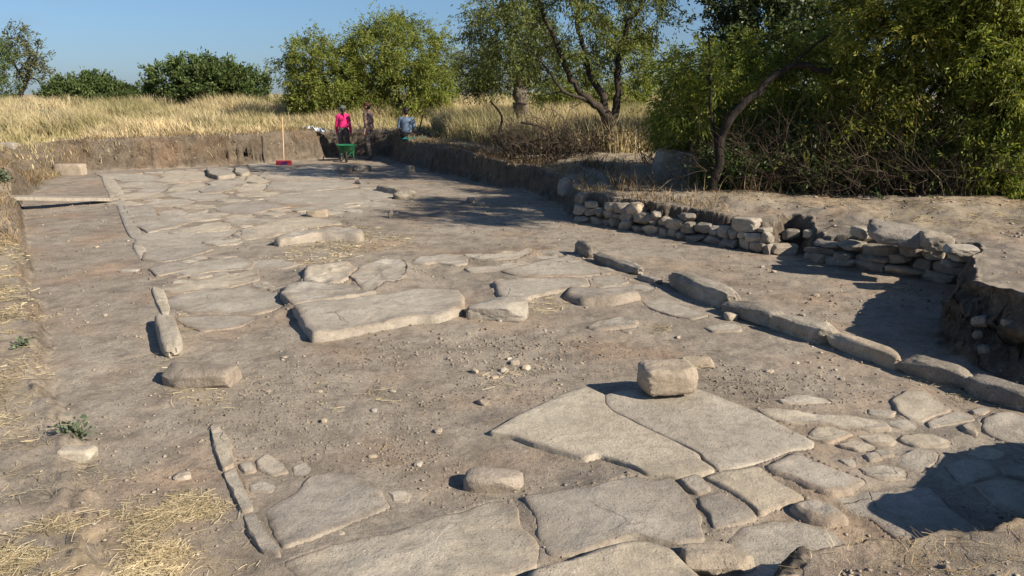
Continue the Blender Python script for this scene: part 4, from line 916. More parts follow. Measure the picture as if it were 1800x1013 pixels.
tree('thin_tree', 'dark leafy mass beside the thin tree, cut by the left edge', b, [(RP(42, (-5,195,0), (-8,150,0)), .14, .05)], [Lb(-2,155,42,30,36,30), Lb(-20,110,42,30,40,30)], 90, 70, .14, .05, M_BUSH, M_BARK, 10, clump=.36)
# right-hand thicket
b = R(1258, 334, 13.0)
tree('arching_tree', 'tree with one dark stem arching to the right across the thicket', b,
     [(RP(12.75, (1252,345,0), (1260,290,0), (1272,232,0), (1300,190,0), (1345,152,0), (1382,120,0), (1410,116,0), (1445,124,0), (1475,118,.1)), .085, .035), (RP(12.75, (1262,280,0), (1250,200,.2), (1247,120,.3), (1246,60,.3)), .035, .012), (RP(12.75, (1385,120,0), (1420,90,.1), (1460,60,.2)), .03, .012)],
     [Lb(1290,110,13.6,70,45,60), Lb(1235,125,13.3,50,38,50), Lb(1345,105,13.7,80,40,50), Lb(1485,95,13.2,45,50,40,.6), Lb(1215,185,13.6,45,50,40)],
     150, 120, .075, .022, M_ALMOND, M_SHADEBARK, 12, clump=.24, droop=.4, gap=.7)
b = R(1215, 325, 14.5)
tree('thicket_shrub', 'leafy green shrub at the left end of the thicket, next to the golden grass gap', b, [(RP(15.3, (1215,330,0), (1210,270,0), (1225,190,0)), .06, .02), (RP(15.3, (1225,330,0), (1260,260,0), (1290,200,0)), .05, .02)],
     [Lb(1205,195,15.3,50,60,60), Lb(1260,175,15.4,75,75,70), Lb(1250,240,15.3,60,45,55), Lb(1330,195,15.2,80,65,70), Lb(1195,130,15.3,35,32,40,.8), Lb(1190,240,15.4,30,40,35,.7)],
     190, 170, .08, .024, M_ALMOND, M_BARK, 13, clump=.24, droop=.4)
b = R(1500, 345, 12.7)
tree('thicket_shrub', 'dark low foliage hanging to the ground under the biggest yellow-green tree', b, [(RP(12.7, (1500,350,0), (1480,310,0), (1450,270,0)), .035, .012), (RP(12.7, (1560,350,0), (1580,310,0), (1600,270,0)), .035, .012), (RP(12.6, (1650,352,0), (1660,310,0), (1680,270,0)), .035, .012)],
     [Lb(1290,300,13.2,55,35,40), Lb(1370,310,13.0,60,32,40,.8), Lb(1450,305,12.8,60,38,40), Lb(1540,300,12.6,60,38,40,.8), Lb(1610,290,12.5,60,45,40), Lb(1690,305,12.3,60,45,40), Lb(1420,260,13.1,60,35,40)], 200, 150, .08, .024, M_BUSH, M_BARK, 19, clump=.24, droop=.45)
b = R(1400, 335, 14)
tree('thicket_shrub', 'low dark shrub filling the hollow under the arching stem', b, [(RP(14, (1400,340,0), (1390,290,0), (1370,230,0)), .05, .015), (RP(14, (1410,340,0), (1440,280,0), (1455,220,0)), .05, .015)],
     [Lb(1330,245,14,55,45,50), Lb(1400,235,14,70,60,60), Lb(1455,215,14.1,60,60,60), Lb(1370,290,13.9,70,30,50,.8), Lb(1450,290,13.9,60,35,50,.8), Lb(1300,300,13.9,40,25,40,.7)], 170, 170, .08, .024, M_ALMOND, M_BARK, 18, clump=.24, droop=.45)
b = R(1380, 300, 18)
tree('evergreen_tree', 'dark evergreen tree rising behind the thicket', b, [(RP(18, (1385,320,0), (1380,220,0), (1370,120,0), (1360,30,0)), .16, .06)],
     [Lb(1370,60,18,95,70,80), Lb(1290,95,18,55,45,50), Lb(1265,60,18,26,28,30,.8), Lb(1450,50,18,70,75,70), Lb(1345,-10,18,110,50,80), Lb(1400,130,18,110,60,80)],
     340, 110, .085, .045, M_DARKLEAF, M_BARK, 14, clump=.26, shell=.75, droop=.1)
b = R(1560, 335, 12.8)
tree('yellowing_tree', 'biggest yellow-green willowy tree in the thicket, upper right', b,
     [(RP(12.8, (1520,345,0), (1545,295,0), (1575,245,0), (1600,180,0), (1610,110,0), (1600,30,0)), .07, .02), (RP(12.8, (1510,345,0), (1513,280,0), (1530,200,0), (1540,120,0), (1550,40,0)), .055, .02), (RP(12.8, (1640,280,0), (1610,230,0), (1630,170,0), (1680,100,0), (1710,20,0)), .06, .02)],
     [Lb(1570,90,12.8,110,85,90), Lb(1660,60,12.9,110,80,90), Lb(1540,190,12.8,95,75,80), Lb(1640,170,12.7,110,80,80), Lb(1590,10,12.9,120,50,80), Lb(1480,260,13,80,50,70,.7), ((5.4, 10.2, 4.2), (1.2, .9, .6), .8), ((6.0, 11.3, 4.5), (1.2, .9, .7), .8), Lb(1600,270,12.7,90,40,70,.6)],
     400, 210, .08, .024, M_YELLOW, M_BARK, 15, clump=.26, droop=.45)
b = R(1740, 340, 12.2)
tree('thicket_tree', 'green willowy tree at the right edge of the thicket', b,
     [(RP(12.2, (1680,290,0), (1715,330,-.2), (1760,345,-.4), (1800,362,-.6)), .04, .03), (RP(12.2, (1745,350,0), (1735,280,0), (1750,200,0), (1760,110,0), (1770,20,0)), .07, .02), (RP(12.2, (1760,350,0), (1800,270,0), (1840,180,0)), .05, .02)],
     [Lb(1760,80,12.2,90,85,80), Lb(1770,190,12.1,85,80,80), Lb(1725,270,12.1,75,55,60), Lb(1780,310,11.9,55,38,45), Lb(1720,10,12.3,90,60,80), Lb(1850,140,12.2,80,120,80), Lb(1850,280,12,60,60,60)],
     330, 210, .08, .024, M_ALMOND, M_BARK, 16, clump=.26, droop=.45)
tree('thicket_tree', 'unseen tree added for shade, continuing the thicket beyond the right edge', (12.2, 13.5, .9), [([(12.2, 13.5, .5), (12.3, 13.5, 2), (12.4, 13.5, 3.6)], .12, .04)],
     [((12.3, 13.5, 2.6), (1.7, 1.5, 1.6), 1), ((11.8, 14.5, 3.4), (1.5, 1.4, 1.2), 1)], 170, 70, .11, .036, M_ALMOND, M_BARK, 17, clump=.34)  # out-of-view tree, added to cast shade towards the thicket

# dead brush: bare tangles
def brush(label, spots, seed, n=26, L=(.5, 1.3), r=.011, zb=None, mat=None, name='dead_brush'):
    rg = np.random.RandomState(seed); T = Tubes(); b0 = None
    for (px, py, Y) in spots:
        b = R(px, py, Y); zz = hz(b.x, b.y)
        if b0 is None: b0 = Vector((b.x, b.y, zz))
        for k in range(n):
            a = rg.uniform(0, 6.28); el = rg.uniform(.15, 1.35); l = rg.uniform(*L)
            p0 = np.array([b.x + rg.normal()*.12, b.y + rg.normal()*.12, zz-.03]); d = np.array([math.cos(a)*math.cos(el), math.sin(a)*math.cos(el)*.7, math.sin(el)])
            w = wiggle(p0, p0+d*l, 6, .07, rg, sag=.12); rr = r*rg.uniform(.6, 1.3)
            T.add([q-np.array(b0) for q in w], [rr*(1-.8*i/6) for i in range(7)], 4, k)
            for m in range(rg.randint(2, 5)):
                q = w[rg.randint(2, 6)]; d2 = d + rg.normal(size=3)*.6; d2 /= np.linalg.norm(d2)
                w2 = wiggle(q, q+d2*l*rg.uniform(.25, .5), 3, .08, rg); T.add([x-np.array(b0) for x in w2], [rr*.5*(1-.7*i/3) for i in range(4)], 3, k)
    root = link(name, T.mesh(name), mat or M_TWIG, None, b0)
    return tag(root, label, 'brush')
brush('leafless grey-brown thorn shrub at the foot of the leaning tree', [(1000,285,18.2), (975,290,17.9), (1040,285,18.2), (940,290,18)], 21, n=24, L=(.5, 1.4), r=.013)
brush('bare dark stick shrub below the cut trunk', [(892,275,19), (880,270,19.4), (915,278,18.7)], 22, n=20, L=(.5, 1.3), r=.012)
brush('tangle of dead twigs in the shade under the left half of the thicket', [(1270,335,13.1), (1310,340,12.9), (1350,345,12.8), (1400,345,12.7), (1290,330,13.6), (1350,330,13.4), (1420,335,13.2)], 23, n=34, L=(.5, 1.5), r=.008)
brush('tangle of dead twigs in the shade under the right half of the thicket', [(1450,348,12.5), (1500,350,12.3), (1550,352,12.2), (1610,355,12), (1680,355,11.8), (1480,340,12.9), (1540,342,12.8), (1600,345,12.6)], 24, n=34, L=(.5, 1.5), r=.008)
brush('low bare twigs beside the golden grass gap, left of the thicket', [(1140,255,17), (1160,250,16.5)], 25, n=18, L=(.5, 1.4), r=.009)
# thick low branches of the thorn shrub
T = Tubes(); rg = np.random.RandomState(31); b0 = R(890, 285, 18.8)
for pts, r in [(RP(18.8, (890,290,0), (888,262,0), (878,235,0), (882,205,0), (862,178,0)), .045), (RP(18.8, (900,280,0), (935,250,-.1), (965,248,-.2), (990,270,-.3), (1000,285,-.3)), .03), (RP(18.5, (915,215,0), (955,225,0), (1000,255,0), (1030,270,0)), .03)]:
    sp_ = smooth_path(pts); T.add([p-np.array(b0) for p in sp_], [r*(1-.6*k/len(sp_)) for k in range(len(sp_))], 6)
tag(link('dead_branch', T.mesh('dead_branch'), M_BARK, None, b0), 'crooked dead branch arching over the earth bank below the cut trunk', 'branch')

# ------------------------------------------------------------------ grasses
def blades(name, P, H, W, rg, mat, lean=.35, wind=(-.25, .05)):
    n = len(P); a = rg.uniform(0, 2*math.pi, n); s = np.stack([np.cos(a), np.sin(a), np.zeros(n)], 1)*(W*rg.uniform(.6, 1.4, n))[:, None]*.5
    ln = rg.normal(size=(n, 2))*lean + np.array(wind)
    d = np.stack([ln[:,0], ln[:,1], np.ones(n)], 1); H = H[:, None]
    mid = P + d*np.array([.40, .40, .55])*H; tip = P + d*np.array([1.05, 1.05, .95])*H
    V = np.stack([P-s, P+s, mid+s*.75, mid-s*.75, tip], 1).reshape(-1, 3); b = np.arange(n)*5
    Q = np.stack([b, b+1, b+2, b+3], 1); T = np.stack([b+3, b+2, b+4], 1)
    me = npmesh(name, V, Q, T); o = link(name, me, mat, smooth=False)
    return tag(o, kind='stuff')
print('grass')
rg = np.random.RandomState(40)
def scatter(n, x0, x1, y0, y1, rg): return rg.uniform(x0, x1, n), rg.uniform(y0, y1, n)
# meadow
x, y = scatter(620000, -34, 9, 20, 47, rg)
keep = np.abs(x/y + .08) < .66
x, y = x[keep], y[keep]
pts2 = xy0(x, y); cl_ = fbm(pts2, .9, 3, 3); sd = -poly_sd(x, y, TRENCH)
right = sstep((x+3.0)/1.5)                       # right of the people the tall grass starts further back
thr = .25 + right*np.clip(2.2 - (y-20)*.0, 0, 2.2)
ok = (sd > .12) & (rg.rand(len(x)) < np.clip(.40 + .8*cl_ + .25, .12, 1)*np.clip((sd-.05)/1.0, .25, 1)) & (sd > right*1.6)
x, y, sd, cl_ = x[ok], y[ok], sd[ok], cl_[ok]
z = hzs(x, y); H = (.16 + .42*sstep((sd-.2)/3.0) + .18*sstep((y-30)/6))*rg.uniform(.45, 1.2, len(x))*np.clip(.92+.75*cl_, .35, 1.4)
blades('dry_grass_meadow', np.stack([x, y, z-.02], 1), H, .014 + .0004*y, rg, M_GRASS, .30, (-.22, .05))
# grass by the leaning tree and gap to the thicket
x, y = scatter(70000, -2.5, 5.5, 17.0, 27, rg); sd = -poly_sd(x, y, TRENCH); cl_ = fbm(xy0(x, y), 1.1, 3, 7)
ok = (sd > 1.3) & (rg.rand(len(x)) < np.clip(.45+cl_*.9, .05, 1)) & (y > 18.6 + .5*np.sin(x*2)); x, y = x[ok], y[ok]
blades('dry_grass_stand', np.stack([x, y, hzs(x, y)-.02], 1), rg.uniform(.35, .95, len(x)), .016, rg, M_GRASS, .25, (-.15, 0))
# brown undergrowth at the thicket foot and along the shaded bank
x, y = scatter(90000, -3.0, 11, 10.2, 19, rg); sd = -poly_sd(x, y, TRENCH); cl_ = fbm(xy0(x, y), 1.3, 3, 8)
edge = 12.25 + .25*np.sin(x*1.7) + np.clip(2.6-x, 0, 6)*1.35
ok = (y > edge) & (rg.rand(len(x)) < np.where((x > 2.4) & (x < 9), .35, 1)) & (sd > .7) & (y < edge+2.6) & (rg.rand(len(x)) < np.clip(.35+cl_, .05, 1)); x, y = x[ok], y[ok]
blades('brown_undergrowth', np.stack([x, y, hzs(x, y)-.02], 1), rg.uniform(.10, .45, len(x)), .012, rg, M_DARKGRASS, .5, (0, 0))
# golden tufts in the section rim and bank rim
x, y = scatter(160000, -14, 3, 10, 27, rg); sd = -poly_sd(x, y, TRENCH); ok = (sd > .10) & (sd < .6) & (rg.rand(len(x)) < np.where(y < 17, .45, .8)); x, y = x[ok], y[ok]
blades('rim_grass', np.stack([x, y, hzs(x, y)-.02], 1), rg.uniform(.05, .22, len(x)), .012, rg, M_BROWNGRASS, .7, (0, -.2))

# straw litter
def straw(name, polys, rg, mat=M_STRAW, L=(.02, .11), w=.0011, lift=.016):
    PX, PY = [], []
    for poly, n in polys:
        q = np.array(poly); x = rg.uniform(q[:,0].min(), q[:,0].max(), n); y = rg.uniform(q[:,1].min(), q[:,1].max(), n)
        s = poly_sd(x, y, poly); c = fbm(xy0(x, y), 3.2, 3, 11); k = (s > -.02) & (rg.rand(n) < np.clip(.38 + 1.9*c, .02, 1)*np.clip(.25 + s*1.4, .12, 1)); PX.append(x[k]); PY.append(y[k])
    x = np.concatenate(PX); y = np.concatenate(PY); n = len(x); r = np.hypot(x, y); z = hzs(x, y) + rg.uniform(.001, 1, n)**2*lift + .003
    a = rg.uniform(0, 6.28, n); l = rg.uniform(*L, n); ti = rg.normal(size=n)*.12; d = np.stack([np.cos(a), np.sin(a), ti], 1)*l[:, None]*.5
    ww = w*np.clip(r/5, .8, 3)*rg.uniform(.6, 1.3, n); s = np.stack([-np.sin(a), np.cos(a), rg.normal(size=n)*.6], 1)*ww[:, None]
    P = np.stack([x, y, z], 1); bend = np.stack([-np.sin(a), np.cos(a), np.zeros(n)], 1)*(l*rg.normal(size=n)*.08)[:, None]
    V = np.stack([P-d-s, P-d+s, P+bend+s, P+bend-s, P+d+s, P+d-s], 1).reshape(-1, 3); b = np.arange(n)*6
    Q = np.concatenate([np.stack([b, b+1, b+2, b+3], 1), np.stack([b+3, b+2, b+4, b+5], 1)])
    return tag(link(name, npmesh(name, V, Q), mat, smooth=False), kind='stuff')
def gp(*p): return [gxy(a, b) for a, b in p]
straw('straw_litter', [(gp((-100,1000),(60,935),(220,885),(330,865),(415,900),(460,990),(480,1080),(200,1250),(-150,1250)), 95000),
   (gp((-150,430),(40,440),(75,520),(72,620),(108,700),(90,800),(-200,800)), 130000), (gp((262,640),(300,600),(330,650),(400,690),(405,745),(350,750),(285,700)), 2600),
   (gp((-100,800),(120,790),(330,850),(200,900),(0,940),(-100,960)), 2500),
   (gp((430,470),(520,395),(660,400),(740,420),(700,460),(560,470)), 5200), (gp((300,560),(340,535),(370,560),(330,590)), 600), (gp((370,578),(440,576),(445,588),(375,590)), 700),
   (gp((450,560),(515,545),(540,585),(470,590)), 900), (gp((900,525),(1000,520),(1000,545),(920,560)), 700), (gp((1130,570),(1190,570),(1180,590),(1140,592)), 400),
   (gp((1590,665),(1700,690),(1800,725),(1800,745),(1700,715),(1600,685)), 2600), (gp((1360,440),(1440,470),(1690,520),(1660,535),(1500,500),(1380,470)), 2600), (gp((1040,395),(1330,455),(1330,465),(1040,405)), 1200),
   (gp((860,640),(960,640),(940,680),(820,690)), 900), (gp((560,680),(760,640),(780,720),(560,740)), 500)], rg)
straw('bank_straw', [([(.9,2.4),(1.0,3.0),(1.75,3.12),(2.3,3.5),(3.2,4.0),(4,3),(3,1.5)], 9000), ([(1.2,13.0),(3.3,10.5),(5,8.8),(9,9),(9,12),(5,12),(2,14.5)], 16000)], rg, mat=M_BROWNGRASS, lift=.03)
straw('scattered_straw', [(gp((100,500),(250,480),(330,700),(450,1000),(150,1000)), 900), (gp((450,620),(900,560),(1300,620),(900,700),(800,850),(420,800)), 1500), (gp((650,380),(950,400),(1000,440),(700,470)), 1200), (gp((1100,450),(1350,470),(1650,540),(1500,600),(1200,500)), 700)], rg, mat=M_BROWNGRASS, L=(.02, .12))
# straw tufts on the near bank
x = rg.uniform(.9, 3.4, 2600); y = rg.uniform(2.4, 4.1, 2600); sd = -poly_sd(x, y, TRENCH); c = fbm(xy0(x, y), 5, 2, 3)
ok = (sd > .03) & (sd < .5) & (c > -.05); x, y = x[ok], y[ok]
blades('bank_tufts', np.stack([x, y, hzs(x, y)-.01], 1), rg.uniform(.012, .045, len(x)), .0028, rg, M_STRAW, 1.0, (-.2, .2))
# cut stubble along the front straw patch
# ------------------------------------------------------------------ pebbles and clods
print('pebbles')
def pebbles(name, n, x0, x1, y0, y1, rg, smin, smax, mat, cond):
    r = rg.uniform(math.log(y0), math.log(y1), n); y = np.exp(r); x = rg.uniform(-.75, .75, n)*y
    c = fbm(xy0(x, y), 1.1, 3, 19); k = (rg.rand(n) < np.clip(.45+1.4*c, .04, 1)) & cond(x, y); x, y = x[k], y[k]; n = len(x)
    s = smin*(smax/smin)**(rg.rand(n)**2.6)*np.clip(y/6, .75, 1.3); z = hzs(x, y) + s*.12
    ico = np.array([(0,0,1),(0,0,-1)]+[(math.cos(a), math.sin(a), .45 if i % 2 else -.45) for i, a in enumerate(np.arange(6)*math.pi/3)])
    V = ico[None]*(1+rg.uniform(-.3, .3, (n, 8, 1)))*np.stack([s*rg.uniform(.7, 1.3, n), s*rg.uniform(.7, 1.3, n), s*rg.uniform(.4, .8, n)], 1)[:, None]*.5
    a = rg.uniform(0, 6.28, n); ca, sa = np.cos(a)[:, None], np.sin(a)[:, None]
    V = np.stack([V[...,0]*ca-V[...,1]*sa, V[...,0]*sa+V[...,1]*ca, V[...,2]], -1) + np.stack([x, y, z], 1)[:, None]
    f = []
    for i in range(6): j = (i+1) % 6; f += [(0, 2+i, 2+j), (1, 2+j, 2+i)]
    T = (np.array(f)[None] + (np.arange(n)*8)[:, None, None]).reshape(-1, 3)
    return tag(link(name, npmesh(name, V.reshape(-1, 3), None, T), mat, smooth=False), kind='stuff')
def face_clods(name, n, box, rg, smin, smax, mat):
    V, Q = _cs[3]; V = V/np.linalg.norm(V, axis=1)[:, None]; VV = []; QQ = []; k = 0
    for _ in range(n):
        h = march(rg.uniform(box[0], box[2]), rg.uniform(box[1], box[3]), 3.0)
        if h.z < .03 or poly_sd(np.array([h.x]), np.array([h.y]), TRENCH)[0] > .12: continue
        s = smin*(smax/smin)**(rg.rand()**1.8); v = V*(1+rg.uniform(-.3, .3, (len(V), 1)))*s*.5*rg.uniform(.7, 1.2, 3); VV.append(v+np.array(h)+np.array([.2, .3, 0])*s); QQ.append(Q+k*len(V)); k += 1
    return tag(link(name, npmesh(name, np.concatenate(VV), np.concatenate(QQ)), mat, smooth=False), kind='stuff')
M_CLOD = make_leaf('earth_clods', (0.12, 0.096, 0.072), (0.18, 0.147, 0.110), (0.28, 0.235, 0.18), trans=0, rough=0.95)
face_clods('face_clods', 150, (150, 245, 1000, 345), rg, .03, .11, M_CLOD)
inside = lambda x, y: poly_sd(x, y, TRENCH) > -.1
pebbles('pebbles_and_clods', 30000, 0, 0, 2.8, 17, rg, .005, .034, M_PEB, inside)
M_SOILCLOD = make_leaf('soil_clods', (0.19, 0.158, 0.122), (0.26, 0.218, 0.17), (0.33, 0.28, 0.22), trans=0, rough=0.97)
def mid(x, y):
    d = poly_sd(x, y, [gxy(420, 700), gxy(600, 610), gxy(900, 600), gxy(1250, 620), gxy(1500, 700), gxy(1350, 740), gxy(1100, 700), gxy(900, 760), gxy(1050, 830), gxy(800, 850), gxy(480, 800)])
    return rg.rand(len(x)) < sstep((d+.5)/.9)
pebbles('soil_clods', 90000, 0, 0, 3.2, 9.5, rg, .006, .026, M_SOILCLOD, mid)
pebbles('bank_clods', 14000, 0, 0, 2.4, 15, rg, .010, .05, M_PEB, lambda x, y: poly_sd(x, y, TRENCH) < -.32)
# ------------------------------------------------------------------ small plants
def plant(name, label, px, py, z, n, size, L, W, seed, mat=M_WEED, flat=.2):
    rg = np.random.RandomState(seed); g = G(px, py, z); zz = hz(g.x, g.y); T = Tubes(); pts = []
    for k in range(n):
        a = rg.uniform(0, 6.28); el = rg.uniform(.4, 1.4); d = np.array([math.cos(a)*math.cos(el), math.sin(a)*math.cos(el), math.sin(el)]); l = size*rg.uniform(.5, 1.1)
        w = wiggle((0, 0, 0), d*l, 4, .05, rg); T.add(w, [.004*(size/.2)*(1-.6*i/4) for i in range(5)], 4); 
        for m in range(9): t = rg.uniform(.25, 1); pts.append(d*l*t + rg.normal(size=3)*L*.6)
    root = empty(name, (g.x, g.y, zz), label, 'plant')
    link('stem', T.mesh('stem'), M_TWIG, root); link('foliage', leaf_mesh('foliage', np.array(pts), L, W, rg, .1, flat), mat, root, smooth=False)
    return root
plant('weed', 'small green weed growing on the left beside the flat pinkish-white stone', 135, 778, .0, 16, .11, .038, .024, 61)
plant('weed', 'tiny green weed in the straw on the left, halfway up', 36, 612, .1, 9, .09, .035, .02, 62)
plant('weed', 'green weed at the left edge above the plank', 6, 328, .35, 16, .26, .08, .05, 63)
plant('weed', 'green shrubby weed at the left edge beside the white stone', -4, 255, .62, 26, .6, .12, .06, 64)
for k, (px, py, Y, s, lab) in enumerate([(85,225,29,.75,'broad grey-green weed in the dry grass at the left, above the white stone'), (262,215,31,.5,'grey-green weed in the dry grass left of the dome-shaped bush'), (320,218,30,.6,'grey-green weed in the dry grass below the dome-shaped bush'), (470,205,30,.55,'brownish-grey weed at the right end of the skyline grass, beside the smaller bush-tree'), (895,215,22,.7,'pale grey-green shrub in front of the cut trunk'), (850,210,23,.55,'pale grey-green weed left of the cut trunk'), (790,200,27,.45,'pale weed in the grass right of the seated man')]):
    g = R(px, py, Y); zz = hz(g.x, Y); gg = Vector((g.x, Y, zz)); o = plant('grey_weed', lab, 900, 900, 0, 34, s, .11, .04, 70+k, M_GREYLEAF); o.location = gg

# ------------------------------------------------------------------ people and their gear
print('people')
def uvell(c, r, n=9):
    V, Q = _cs[n]; V = V/np.linalg.norm(V, axis=1)[:, None]; return V*np.array(r) + np.array(c), Q
def blob(name, prims, voxel, mat, parent=None, loc=(0, 0, 0), rot=0, smooth_it=3):
    Vs, Qs, n = [], [], 0
    for p in prims:
        if p[0] == 'ell':
            v, q = uvell(p[1], p[2], 6)
            if len(p) > 3: v = (np.array(p[3].to_3x3() if hasattr(p[3], 'to_3x3') else p[3]) @ (v-np.array(p[1])).T).T + np.array(p[1])
            Vs.append(v); Qs.append(q+n); n += len(v)
        else:
            a, b, ra, rb = np.array(p[1], float), np.array(p[2], float), p[3], p[4]; d = b-a; L = np.linalg.norm(d); d /= max(L, 1e-6)
            V, Q = _cs[6]; V = V/np.linalg.norm(V, axis=1)[:, None]
            ref = np.array([0, 0, 1.]) if abs(d[2]) < .9 else np.array([1., 0, 0]); u = np.cross(d, ref); u /= np.linalg.norm(u); w = np.cross(u, d)
            M = np.stack([u, w, d], 1); h = V[:,2]; rr = np.where(h > 0, rb, ra)
            mid = np.abs(h) < 1e-6
            loc_ = np.stack([V[:,0]*rr, V[:,1]*rr, np.where(h > 0, L, 0)+h*rr], 1)
            # hull ring: push the equator copy
            v = loc_ @ M.T + a; Vs.append(v); Qs.append(Q+n); n += len(v)
            seg = 12; t = np.linspace(0, 1, 6); ring = []
            for k in t:
                r = ra+(rb-ra)*k
                for j in range(seg): ang_ = 2*math.pi*j/seg; ring.append(a + d*L*k + u*math.cos(ang_)*r + w*math.sin(ang_)*r)
            ring.append(a); ring.append(b); q = []
            Vs.append(np.array(ring)); 
            for k in range(5):
                for j in range(seg): q.append((n+k*seg+j, n+k*seg+(j+1) % seg, n+(k+1)*seg+(j+1) % seg, n+(k+1)*seg+j))
            ca, cb = n+6*seg, n+6*seg+1
            for j in range(seg): q.append((ca, n+(j+1) % seg, n+j, n+j)); q.append((cb, n+5*seg+j, n+5*seg+(j+1) % seg, n+5*seg+(j+1) % seg))
            Qs.append(np.array(q)); n += len(ring)
    me = bpy.data.meshes.new(name); V = np.concatenate(Vs); faces = [tuple(dict.fromkeys(int(i) for i in f)) for f in np.concatenate(Qs)]
    me.from_pydata([tuple(v) for v in V], [], faces); me.update()
    tmp = bpy.data.objects.new('tmp', me); COL.objects.link(tmp)
    m = tmp.modifiers.new('r', 'REMESH'); m.mode = 'VOXEL'; m.voxel_size = voxel; m.use_smooth_shade = True
    if smooth_it: s_ = tmp.modifiers.new('s', 'SMOOTH'); s_.iterations = smooth_it; s_.factor = .5
    dg = bpy.context.evaluated_depsgraph_get(); ev = tmp.evaluated_get(dg); out = bpy.data.meshes.new_from_object(ev); out.name = name
    bpy.data.objects.remove(tmp); bpy.data.meshes.remove(me)
    out.materials.clear()
    return link(name, out, mat, parent, loc, rot)
M_SKIN = make_plain('skin', (0.36, 0.20, 0.13), .55, .08)
M_PINK = make_plain('pink_jersey', (0.78, 0.03, 0.18), .8, .12, 14, .3)
M_TROUSER = make_plain('dark_olive_trousers', (0.12, 0.105, 0.095), .9, .5, 14, .3)
M_GTROUSER = make_plain('grey_trousers', (0.15, 0.125, 0.108), .9, .2, 14, .3)
M_BLACKTR = make_plain('black_trousers', (0.02, 0.02, 0.024), .9, .2, 14, .3)
M_PLAID = make_plain('brown_checked_shirt', (0.24, 0.16, 0.125), .9, .35, 22, .2)
M_BLUE = make_plain('blue_grey_shirt', (0.12, 0.165, 0.235), .9, .12, 18, .2)
M_DARKTEE = make_plain('dark_tee', (0.035, 0.028, 0.028), .9, .2, 18)
M_WHITE = make_plain('white_cloth', (0.6, 0.6, 0.6), .8, .1, 18)
M_HAIR = make_plain('black_hair', (0.014, 0.011, 0.010), .6, .3, 60, .4)
M_HATG = make_plain('grey_green_hat', (0.09, 0.115, 0.10), .9, .25, 22, .2)
M_CAP = make_plain('dark_red_cap', (0.10, 0.028, 0.025), .8, .2, 22)
M_SHOE = make_plain('dusty_shoe', (0.20, 0.17, 0.14), .9, .2, 22)
M_TEAL = make_plain('teal_mat', (0.015, 0.17, 0.17), .8, .2, 14, .2)
M_GREEN = make_plain('green_painted_steel', (0.012, 0.13, 0.055), .45, .18, 12, .1, .5)
M_RUST = make_plain('rusty_wheel', (0.10, 0.038, 0.025), .8, .35, 30, .2)
M_RUBBER = make_plain('rubber', (0.03, 0.028, 0.026), .8, .2, 30)
M_GRIP = make_plain('grey_grip', (0.22, 0.23, 0.23), .6, .15, 30)
M_HANDLE = make_plain('broom_wood', (0.62, 0.40, 0.22), .6, .12, 20)
M_RED = make_plain('red_plastic', (0.42, 0.05, 0.065), .5, .12, 20)
M_PURPLE = make_plain('purple_bristle', (0.20, 0.06, 0.22), .7, .2, 40)
M_SHEET = make_plain('grey_white_plastic_sheet', (0.50, 0.54, 0.58), .35, .18, 12, .2, .5)

def hand(prims, wr, tip, side, thumb):
    """palm, four curled fingers and a thumb"""
    wr = np.array(wr); d = np.array(tip)-wr; L = np.linalg.norm(d); d /= L; s = np.array(side); th = np.array(thumb); nrm = np.cross(d, s)
    prims.append(('ell', wr+d*.045, (.028, .036, .05)))
    for k, (o, l) in enumerate(zip((-.028, -.010, .009, .027), (.062, .075, .072, .055))):
        a = wr + d*.075 + s*o; b = a + d*l*.55 + nrm*.006; c = b + d*l*.4 + nrm*.022
        prims += [('cap', a, b, .0095, .0085), ('cap', b, c, .0085, .007)]
    a = wr + d*.03 + th*.026; prims += [('cap', a, a+d*.03+th*.022, .011, .010), ('cap', a+d*.03+th*.022, a+d*.06+th*.028, .010, .008)]
def head(prims, c, yaw=0.0):
    c = np.array(c); f = np.array([-math.sin(yaw), math.cos(yaw), 0]); s = np.array([math.cos(yaw), math.sin(yaw), 0])
    M = np.stack([s, f, [0, 0, 1]], 1)
    prims += [('ell', c+np.array([0, 0, .02]), (.078, .098, .095), M), ('ell', c+f*.025-np.array([0, 0, .055]), (.058, .07, .06), M), ('cap', c+f*.092+np.array([0, 0, .005]), c+f*.112-np.array([0, 0, .028]), .011, .015),
              ('ell', c+f*.082-np.array([0, 0, .062]), (.026, .012, .011), M), ('ell', c+s*.08-np.array([0, 0, .01]), (.012, .022, .032), M), ('ell', c-s*.08-np.array([0, 0, .01]), (.012, .022, .032), M)]
    for q in (-1, 1): prims.append(('ell', c+f*.086+s*.032*q+np.array([0, 0, .018]), (.014, .01, .008), M))

